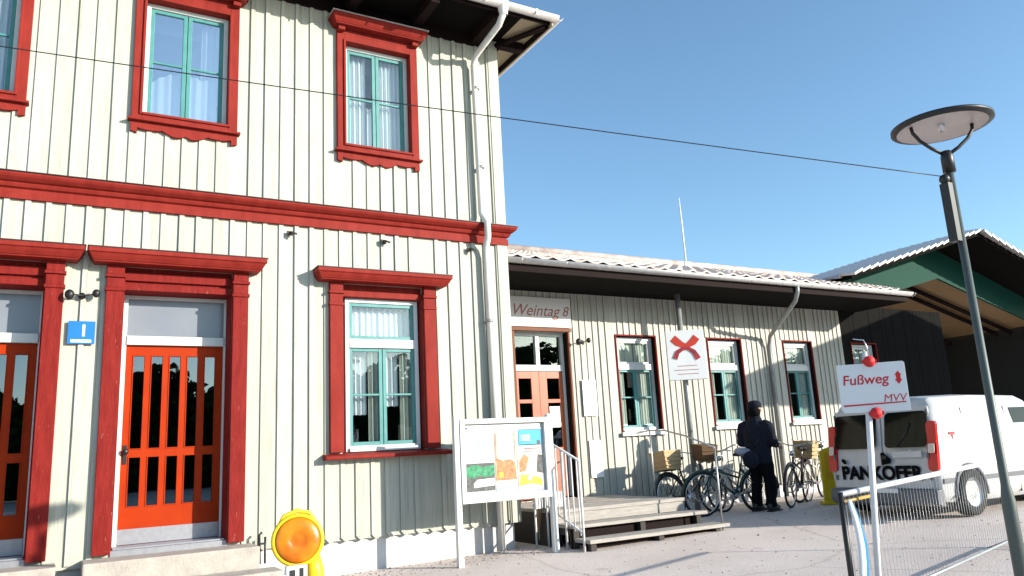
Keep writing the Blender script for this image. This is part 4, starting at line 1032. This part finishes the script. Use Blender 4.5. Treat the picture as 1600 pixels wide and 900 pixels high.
# ------------------------------------------------------------------ person
def skin_mesh(name, chains, mt, parent, sub=2, root=None):
    """chains: list of lists of (key, (x,y,z), r); shared keys join"""
    idx = {}; V = []; Rr = []; E = []
    for ch in chains:
        prev = None
        for it in ch:
            if isinstance(it, str): i = idx[it]
            else:
                k, p, r_ = it
                if k in idx: i = idx[k]
                else: i = len(V); idx[k] = i; V.append(p); Rr.append(r_)
            if prev is not None: E.append((prev, i))
            prev = i
    me = bpy.data.meshes.new(name); me.from_pydata(V, E, []); o = bpy.data.objects.new(name, me); COL.objects.link(o)
    o.modifiers.new('Skin', 'SKIN')
    sv = me.skin_vertices[0].data if me.skin_vertices else None
    for i, r_ in enumerate(Rr):
        sv[i].radius = r_ if isinstance(r_, tuple) else (r_, r_)
        sv[i].use_root = (i == idx.get(root, 0))
    sb = o.modifiers.new('Sub', 'SUBSURF'); sb.levels = sub; sb.render_levels = sub
    dg = bpy.context.evaluated_depsgraph_get(); m2 = bpy.data.meshes.new_from_object(o.evaluated_get(dg))
    o.modifiers.clear(); o.data = m2; bpy.data.meshes.remove(me)
    m2.materials.clear(); m2.materials.append(mt)
    for p in m2.polygons: p.use_smooth = True
    if parent: o.parent = parent
    return o
per = thing('person', 'person in dark jacket, trousers and cap standing among the bicycles with arms bent forward', 'person', (9.86, .02, gz(9.9)), R(12))
ch = [[('pel', (0, 0, .90), (.10, .08)), ('spi', (.01, 0, 1.08), (.095, .08)), ('che', (.0, 0, 1.27), (.11, .085)), ('nkb', (-.01, 0, 1.42), (.07, .07)), ('nek', (.015, 0, 1.48), (.052, .052)), ('hd1', (.035, 0, 1.55), (.075, .085)), ('hd2', (.04, 0, 1.63), (.075, .092)), ('hd3', (.03, 0, 1.70), (.055, .065))]]
for s_, n_ in ((1, 'l'), (-1, 'r')):
    ch.append(['che', (n_+'sh', (-.01, s_*.17, 1.365), .05), (n_+'el', (-.02+.02*(s_ < 0), s_*.235, 1.10), .045), (n_+'wr', (.22, s_*.17, 1.03), .030), (n_+'pm', (.28, s_*.155, 1.02), (.034, .022)), (n_+'pk', (.325, s_*.15, 1.01), (.036, .018))])
    for f_ in range(4):
        oy = (-.027+.018*f_); L_ = (.85, 1., .95, .75)[f_]
        ch.append([n_+'pk', (n_+'f%d' % f_, (.352, s_*.15+oy, 1.008), .0095), (n_+'g%d' % f_, (.352+.032*L_, s_*.15+oy, .990), .0085), (n_+'h%d' % f_, (.352+.040*L_, s_*.15+oy, .962), .0075)])
    ch.append([n_+'pm', (n_+'t0', (.295, s_*.15-s_*.04, 1.02), .0105), (n_+'t1', (.330, s_*.15-s_*.055, 1.005), .0095)])
    ch.append(['pel', (n_+'hp', (0, s_*.08, .84), (.07, .075)), (n_+'kn', (.03, s_*.105, .47), .060), (n_+'an', (-.015, s_*.11, .085), .042), (n_+'bl', (.09, s_*.125, .04), (.042, .035)), (n_+'te', (.17, s_*.135, .035), (.034, .028))])
body = skin_mesh('body', ch, SKIN, per, 2, 'pel'); per.scale = (1.06, 1.12, 1.0)
m = MB(); m.ball((.135, 0, 1.605), (.022, .014, .022))
nz = m.build('nose', SKIN, per, local=True); bpy.data.objects.remove(nz)
m = MB()
for s_ in (1, -1): m.ball((.113, s_*.030, 1.635), (.012, .013, .010))
m.build('eyes', INKK, per, local=True)
m = MB()
for s_ in (1, -1): m.ball((.035, s_*.093, 1.615), (.022, .012, .034))
m.build('ears', SKIN, per, local=True)
def cloth(name, mb, mt, parent, vox=.016, sm=6, disp=.014, seed=0.):
    o = mb.build(name, mt, None)
    rm = o.modifiers.new('Remesh', 'REMESH'); rm.mode = 'VOXEL'; rm.voxel_size = vox
    sh_m = o.modifiers.new('Smooth', 'SMOOTH'); sh_m.iterations = sm
    tx = bpy.data.textures.new('folds', 'CLOUDS'); tx.noise_scale = .11
    dp = o.modifiers.new('Displace', 'DISPLACE'); dp.texture = tx; dp.strength = disp*2; dp.mid_level = .45
    dg = bpy.context.evaluated_depsgraph_get(); m2 = bpy.data.meshes.new_from_object(o.evaluated_get(dg)); o.modifiers.clear(); o.data = m2
    for q in m2.polygons: q.use_smooth = True
    o.parent = parent; return o
def loft(mb, rings, seg=20):
    vs = []
    for x, y, z, rx, ry in rings:
        for k in range(seg): t = 2*pi*k/seg; vs.append((x+rx*math.cos(t), y+ry*math.sin(t), z))
    n = len(rings)
    fs = [(i*seg+k, i*seg+(k+1) % seg, (i+1)*seg+(k+1) % seg, (i+1)*seg+k) for i in range(n-1) for k in range(seg)]
    fs += [tuple(range(seg))[::-1], tuple(range((n-1)*seg, n*seg))]; mb.add(vs, fs, 0, True)
m = MB(); loft(m, [(.01, 0, .74, .155, .19), (.005, 0, .85, .16, .195), (0, 0, .98, .15, .185), (0, 0, 1.12, .15, .19), (-.01, 0, 1.26, .155, .205), (-.015, 0, 1.36, .13, .195), (-.015, 0, 1.42, .095, .13), (-.01, 0, 1.47, .08, .085), (0, 0, 1.515, .078, .08)])
for s_ in (1, -1):
    ex = -.02+.02*(s_ < 0)
    m.tube([(-.012, s_*.13, 1.385), (-.015, s_*.195, 1.355), (-.02, s_*.235, 1.24), (ex, s_*.25, 1.09)], [.075, .085, .075, .066], 14)
    m.ball((ex, s_*.25, 1.09), .068); m.tube([(ex, s_*.25, 1.09), (.11, s_*.21, 1.055), (.235, s_*.168, 1.03)], [.066, .058, .048], 14)
m.lathe([(.10, 0), (.115, .02), (.10, .05)], (-.02, 0, 1.43), (-.2, 0, 1), 18)
cloth('jacket', m, CLOTHK, per)
m = MB(); loft(m, [(.005, 0, .70, .14, .185), (.005, 0, .80, .145, .18), (0, 0, .93, .135, .165)])
for s_ in (1, -1): m.tube([(.005, s_*.085, .80), (.015, s_*.10, .66), (.035, s_*.105, .48), (.005, s_*.11, .28), (-.005, s_*.113, .075)], [.105, .10, .080, .074, .078], 16)
cloth('trousers', m, CLOTHT, per)
for s_ in (1, -1):
    m = MB(); m.ball((.055, s_*.122, .055), (.15, .055, .06)); m.ball((-.04, s_*.118, .075), (.06, .052, .075)); m.box(-.085, .195, s_*.122-.048, s_*.122+.048, .001, .024); m.build('shoe', BLACK, per, local=True)
m = MB(); m.lathe([(.100, 0), (.106, .03), (.098, .075), (.07, .105), (0, .118)], (.03, 0, 1.655), (-.08, 0, 1), 20); m.prism([(.10, -.07), (.17, -.055), (.195, 0), (.17, .055), (.10, .07)], 'z', 1.652, 1.664); m.build('cap', CLOTHK, per, local=True)
m = MB(); m.ball((-.012, 0, 1.575), (.092, .100, .105)); m.build('hair', INKK, per, local=True)
bag = thing('shoulder_bag', 'black shoulder bag hanging at the back of the person in dark clothes', 'bag', (9.58, -.06, 1.0))
m = MB(); m.ball((9.57, -.07, 1.02), (.15, .11, .14)); m.build('pouch', CLOTHK, bag)
m = MB(); m.tube([(9.63, -.10, 1.22), (9.78, -.16, 1.42), (9.88, -.18, 1.50), (9.96, .0, 1.50), (9.90, .16, 1.35), (9.68, .08, 1.20)], .012, 6); m.build('strap', CLOTHK, bag)

# ------------------------------------------------------------------ footway sign, barrier, warning lamp
sg = thing('footway_sign', 'white Fussweg sign with red lettering and arrow on a leaning white pole', 'sign', (4.80, -5.66, gz(4.8)))
m = MB(); m.tube([(4.755, -5.64, gz(4.8)), (5.035, -5.62, 1.93)], .021, 12); m.build('pole', WTUBE, sg)
a1 = R(-51); SC = Vector((4.985, -5.675, 1.668)); M1 = Matrix.Translation(SC) @ Matrix.Rotation(a1, 4, 'Z') @ Matrix.Rotation(R(.5), 4, 'Y')
sw, sh_ = .445, .345
m = MB(); m.prism([(-sw/2+.02, -sh_/2), (sw/2, -sh_/2), (sw/2, sh_/2-.012), (sw/2-.012, sh_/2), (-sw/2, sh_/2), (-sw/2, -sh_/2+.025)], 'y', -.004, .004); m.xf(M1); pl = m.build('board', PAPER, sg, .001)
TM = M1 @ Matrix.Translation((0, -.005, 0)) @ Matrix.Rotation(pi/2, 4, 'X')
m = MB(); text(m, 'Fußweg', .098, TM @ Matrix.Translation((-.045, .055, 0)), 0, bold=.0012, shear=.12, depth=.0006)
text(m, 'MVV', .074, TM @ Matrix.Translation((.130, -.083, 0)), 0, shear=.2, depth=.0006)
m.add([TM @ Vector(p) for p in [(-.205, -.128, 0), (.20, -.116, 0), (.20, -.108, 0), (-.205, -.116, 0), (-.205, -.128, .0012), (.20, -.116, .0012), (.20, -.108, .0012), (-.205, -.116, .0012)]], [(0, 3, 2, 1), (4, 5, 6, 7), (0, 1, 5, 4), (2, 3, 7, 6), (1, 2, 6, 5), (0, 4, 7, 3)])
pts = [(.172, .105), (.195, .075), (.186, .075), (.186, .045), (.196, .045), (.172, .012), (.148, .045), (.158, .045), (.158, .075), (.149, .075)]
n = len(pts); m.add([TM @ Vector((x, y, 0)) for x, y in pts]+[TM @ Vector((x, y, .0012)) for x, y in pts], [list(range(n)), list(range(n, 2*n))[::-1]]+[(i, (i+1) % n, n+(i+1) % n, n+i) for i in range(n)])
m.build('lettering', INKR, pl)
for z_, zz in ((sh_/2+.012, 1), (-sh_/2-.01, -1)):
    m = MB(); m.lathe([(0, -.03), (.03, -.025), (.042, 0), (.03, .025), (0, .03)], (0, -.005, z_), (0, 1, 0), 12); m.box(-.05, .05, -.012, .02, z_-.012, z_+.012); m.xf(M1); m.build('clamp', INKR, sg)
m = MB(); Tp = M1 @ Vector((.0, .02, sh_/2+.02)); m.tube([Tp, Tp+Vector((0, 0, .10)), Tp+Vector((-.012, .01, .15)), Tp+Vector((-.06, .06, .165))], .004, 6); m.build('wire', CHROME, sg)

bf = thing('barrier_fence', 'galvanised barrier fence with thin vertical bars and pale top rail in the right foreground', 'fence', (5.6, -5.3, gz(5.6)))
F0 = Vector((4.58, -5.60, 0)); F1 = Vector((8.30, -4.66, 0)); Fd = (F1-F0)
def fp(t, z): p = F0+Fd*t; return (p.x, p.y, z)
m = MB(); m.tube([fp(0, .955), fp(1, 1.01)], .021, 8); m.build('top_rail', WTUBE, bf)
m = MB(); m.tube([fp(0, .905), fp(.145, .91)], .012, 8); m.build('marker_bar', mat('ochre_bar_paint', (.55, .33, .06), .5, var=.2), bf)
m = MB(); m.tube([fp(0, .22), fp(1, .25)], .013, 8); m.build('lower_rail', GALV, bf)
m = MB()
for i in range(1, 58): m.tube([fp(i/58, .225), fp(i/58, .965)], .0014, 5)
m.build('bars', GALV, bf)
for t_ in (0, 1): m = MB(); m.tube([fp(t_, gz(5)), fp(t_, .97)], .019, 10); m.build('post', BLACK if t_ == 0 else GALV, bf)
for t_ in (.04, .96):
    m = MB(); p = F0+Fd*t_; nrm = Vector((-Fd.y, Fd.x, 0)).normalized(); a = p+nrm*.28; b = p-nrm*.28
    m.tube([(a.x, a.y, .125), (p.x, p.y, .25), (b.x, b.y, .125)], .015, 8); m.build('foot', BLACK, bf)
m = MB(); vs = []
for i in range(9):
    t_ = i/8; z = .92-.80*t_; x = 4.615+.03*math.sin(t_*5)+.05*t_; wv = .022+.026*math.sin(pi*t_)
    vs += [(x-wv, -5.635-.02*math.sin(t_*4), z), (x, -5.65-.02*math.sin(t_*4), z), (x+wv, -5.635-.02*math.sin(t_*4), z)]
for i in range(8):
    k = 3*i; m.add([], []); 
m.v += vs; 
for i in range(8):
    k = 3*i; m.f += [[k, k+1, k+4, k+3], [k+1, k+2, k+5, k+4]]; m.m += [0, 1]; m.sm += [True, True]
tp = m.build('warning_tape', [PAPER, TAPEB], None, fix=False); sd = tp.modifiers.new('Solid', 'SOLIDIFY'); sd.thickness = .003
tag(tp, 'blue and white warning tape hanging from the left post of the barrier fence', 'tape')

wl_ = thing('warning_lamp', 'yellow flashing warning lamp with round amber lens and carrying handle', 'warning lamp', (.87, -5.82, .92))
ax = Vector((-.22, -1, .06)).normalized(); Lc = Vector((.868, -5.84, 1.045))
m = MB(); m.lathe([(.0, -.052), (.055, -.05), (.088, -.05), (.098, -.034), (.106, -.002), (.107, .014), (.101, .025), (.092, .022)], Lc, ax, 36)
m.tube([Lc+Vector((.06, .02, -.06)), Lc+Vector((.075, .02, -.13)), Lc+Vector((.08, .02, -.24)), Lc+Vector((.08, .02, -.30))], [.035, .04, .042, .042], 14); m.build('housing', YEL, wl_)
m = MB(); m.lathe([(.091, .016), (.090, .022), (.082, .028), (.060, .033), (.035, .035), (.033, .033), (.012, .036), (0, .036)], Lc, ax, 36); m.build('lens', AMBER, wl_)
m = MB(); m.tube([Lc+Vector((-.075, .012, .06)), Lc+Vector((-.055, .015, .098)), Lc+Vector((0, .018, .117)), Lc+Vector((.055, .02, .105)), Lc+Vector((.08, .02, .06))], .009, 8); m.build('carrying_handle', YEL, wl_)
m = MB(); m.box(.80, .885, -5.93, -5.895, .86, .955); m.box(.73, .80, -5.93, -5.91, .86, .925); m.build('mounting_bracket', WHITE, wl_, .004)
m = MB(); m.box(.815, .835, -5.935, -5.9305, .86, .94); m.box(.855, .868, -5.935, -5.9305, .90, .945); m.box(.745, .795, -5.9345, -5.9305, .87, .92); m.build('bracket_slot', BLACK, wl_)
br = thing('red_white_barrier', 'low red and white barrier board carrying the yellow warning lamp', 'barrier', (.8, -5.88, gz(.8)))
m = MB()
for i in range(5): m.box(-.2+i*.24, .04+i*.24, -5.90, -5.87, .55, .80, i % 2)
m.build('board', [PAPER, INKR], br)
for x in (-.1, .9): m = MB(); m.tube([(x, -5.85, gz(x)), (x, -5.85, .80)], .02, 8); m.build('leg', GALV, br)

# ------------------------------------------------------------------ far wood behind the viewer (seen in the panes)
m = MB(); rgw = random.Random(11)
for i in range(16000):
    x = rgw.uniform(-30, 80); y = rgw.uniform(-46, -40); top = 6.7+.7*math.sin(x*.45)+.5*math.sin(x*1.3+1)+2.5*min(max((x-18)/8, 0), 1)
    z = top-abs(rgw.gauss(0, 1.6)) if i % 3 else rgw.uniform(.1, top); s_ = rgw.uniform(.15, .38)
    M = Matrix.Translation((x, y, z)) @ Matrix.Rotation(rgw.uniform(0, 6.3), 4, 'Z') @ Matrix.Rotation(rgw.uniform(-1, 1), 4, 'X')
    m.add([M @ Vector(p) for p in ((-s_, 0, -s_*.6), (s_*.7, .1, -s_*.5), (s_, 0, s_*.4), (0, .1, s_*.8), (-s_*.8, 0, s_*.3))], [(0, 1, 2, 3, 4)])
nc = 260; vs = []
for i in range(nc+1):
    x = -30+110*i/nc; top = 6.5+.7*math.sin(x*.45)+.5*math.sin(x*1.3+1)+2.5*min(max((x-18)/8, 0), 1)+rgw.uniform(-.25, .25)
    vs += [(x, -43+rgw.uniform(-.6, .6), 0), (x, -43+rgw.uniform(-.6, .6), top*.6), (x, -44, top)]
m.add(vs, [(3*i+k, 3*i+3+k, 3*i+4+k, 3*i+1+k) for i in range(nc) for k in (0, 1)])
wd = m.build('wood', LEAF, None, fix=False); tag(wd, 'dark wood across the square reflected in the door panes', 'wood', None, 'stuff')

# ------------------------------------------------------------------ light and camera
EL, AZ = R(16.2), R(39.4)
sv = Vector((math.sin(AZ)*math.cos(EL), -math.cos(AZ)*math.cos(EL), math.sin(EL)))
su = bpy.data.lights.new('sun', 'SUN'); su.energy = 4.3; su.angle = R(.5); su.color = (1, .94, .84)
so = bpy.data.objects.new('sun', su); COL.objects.link(so); so.rotation_euler = sv.to_track_quat('Z', 'Y').to_euler(); so.location = (20, -25, 15)
W = bpy.data.worlds.new('World'); S.world = W; W.use_nodes = True
n = W.node_tree; bg = n.nodes['Background']; sk = n.nodes.new('ShaderNodeTexSky'); sk.sky_type = 'NISHITA'; sk.sun_disc = False
sk.sun_elevation = EL; sk.sun_rotation = math.atan2(sv.x, sv.y); sk.altitude = 500; sk.air_density = .95; sk.dust_density = 1.0; sk.ozone_density = 2.4
tn = n.nodes.new('ShaderNodeMix'); tn.data_type = 'RGBA'; tn.blend_type = 'MULTIPLY'; tn.inputs['Factor'].default_value = 1; tn.inputs['B'].default_value = (1.0, 1.12, 1.08, 1)
n.links.new(sk.outputs[0], tn.inputs['A']); n.links.new(tn.outputs['Result'], bg.inputs[0]); bg.inputs[1].default_value = .15

yaw, pit, rol = .5273, .20754, -.05367
F = Vector((math.sin(yaw)*math.cos(pit), math.cos(yaw)*math.cos(pit), math.sin(pit)))
r0 = Vector((math.cos(yaw), -math.sin(yaw), 0)); u0 = r0.cross(F)
rt = r0*math.cos(rol)+u0*math.sin(rol); up = -r0*math.sin(rol)+u0*math.cos(rol)
cd = bpy.data.cameras.new('camera'); co = bpy.data.objects.new('camera', cd); COL.objects.link(co)
Mc = Matrix((rt, up, -F)).transposed().to_4x4(); Mc.translation = (0, -9.21, 1.36); co.matrix_world = Mc
cd.sensor_width = 36; cd.lens = 36*1207.5/1600; cd.clip_end = 6000; cd.clip_start = .05
S.camera = co
S.view_settings.view_transform = 'Standard'; S.view_settings.look = 'None'; S.view_settings.exposure = .78; S.view_settings.gamma = 1
S.cycles.diffuse_bounces = 1
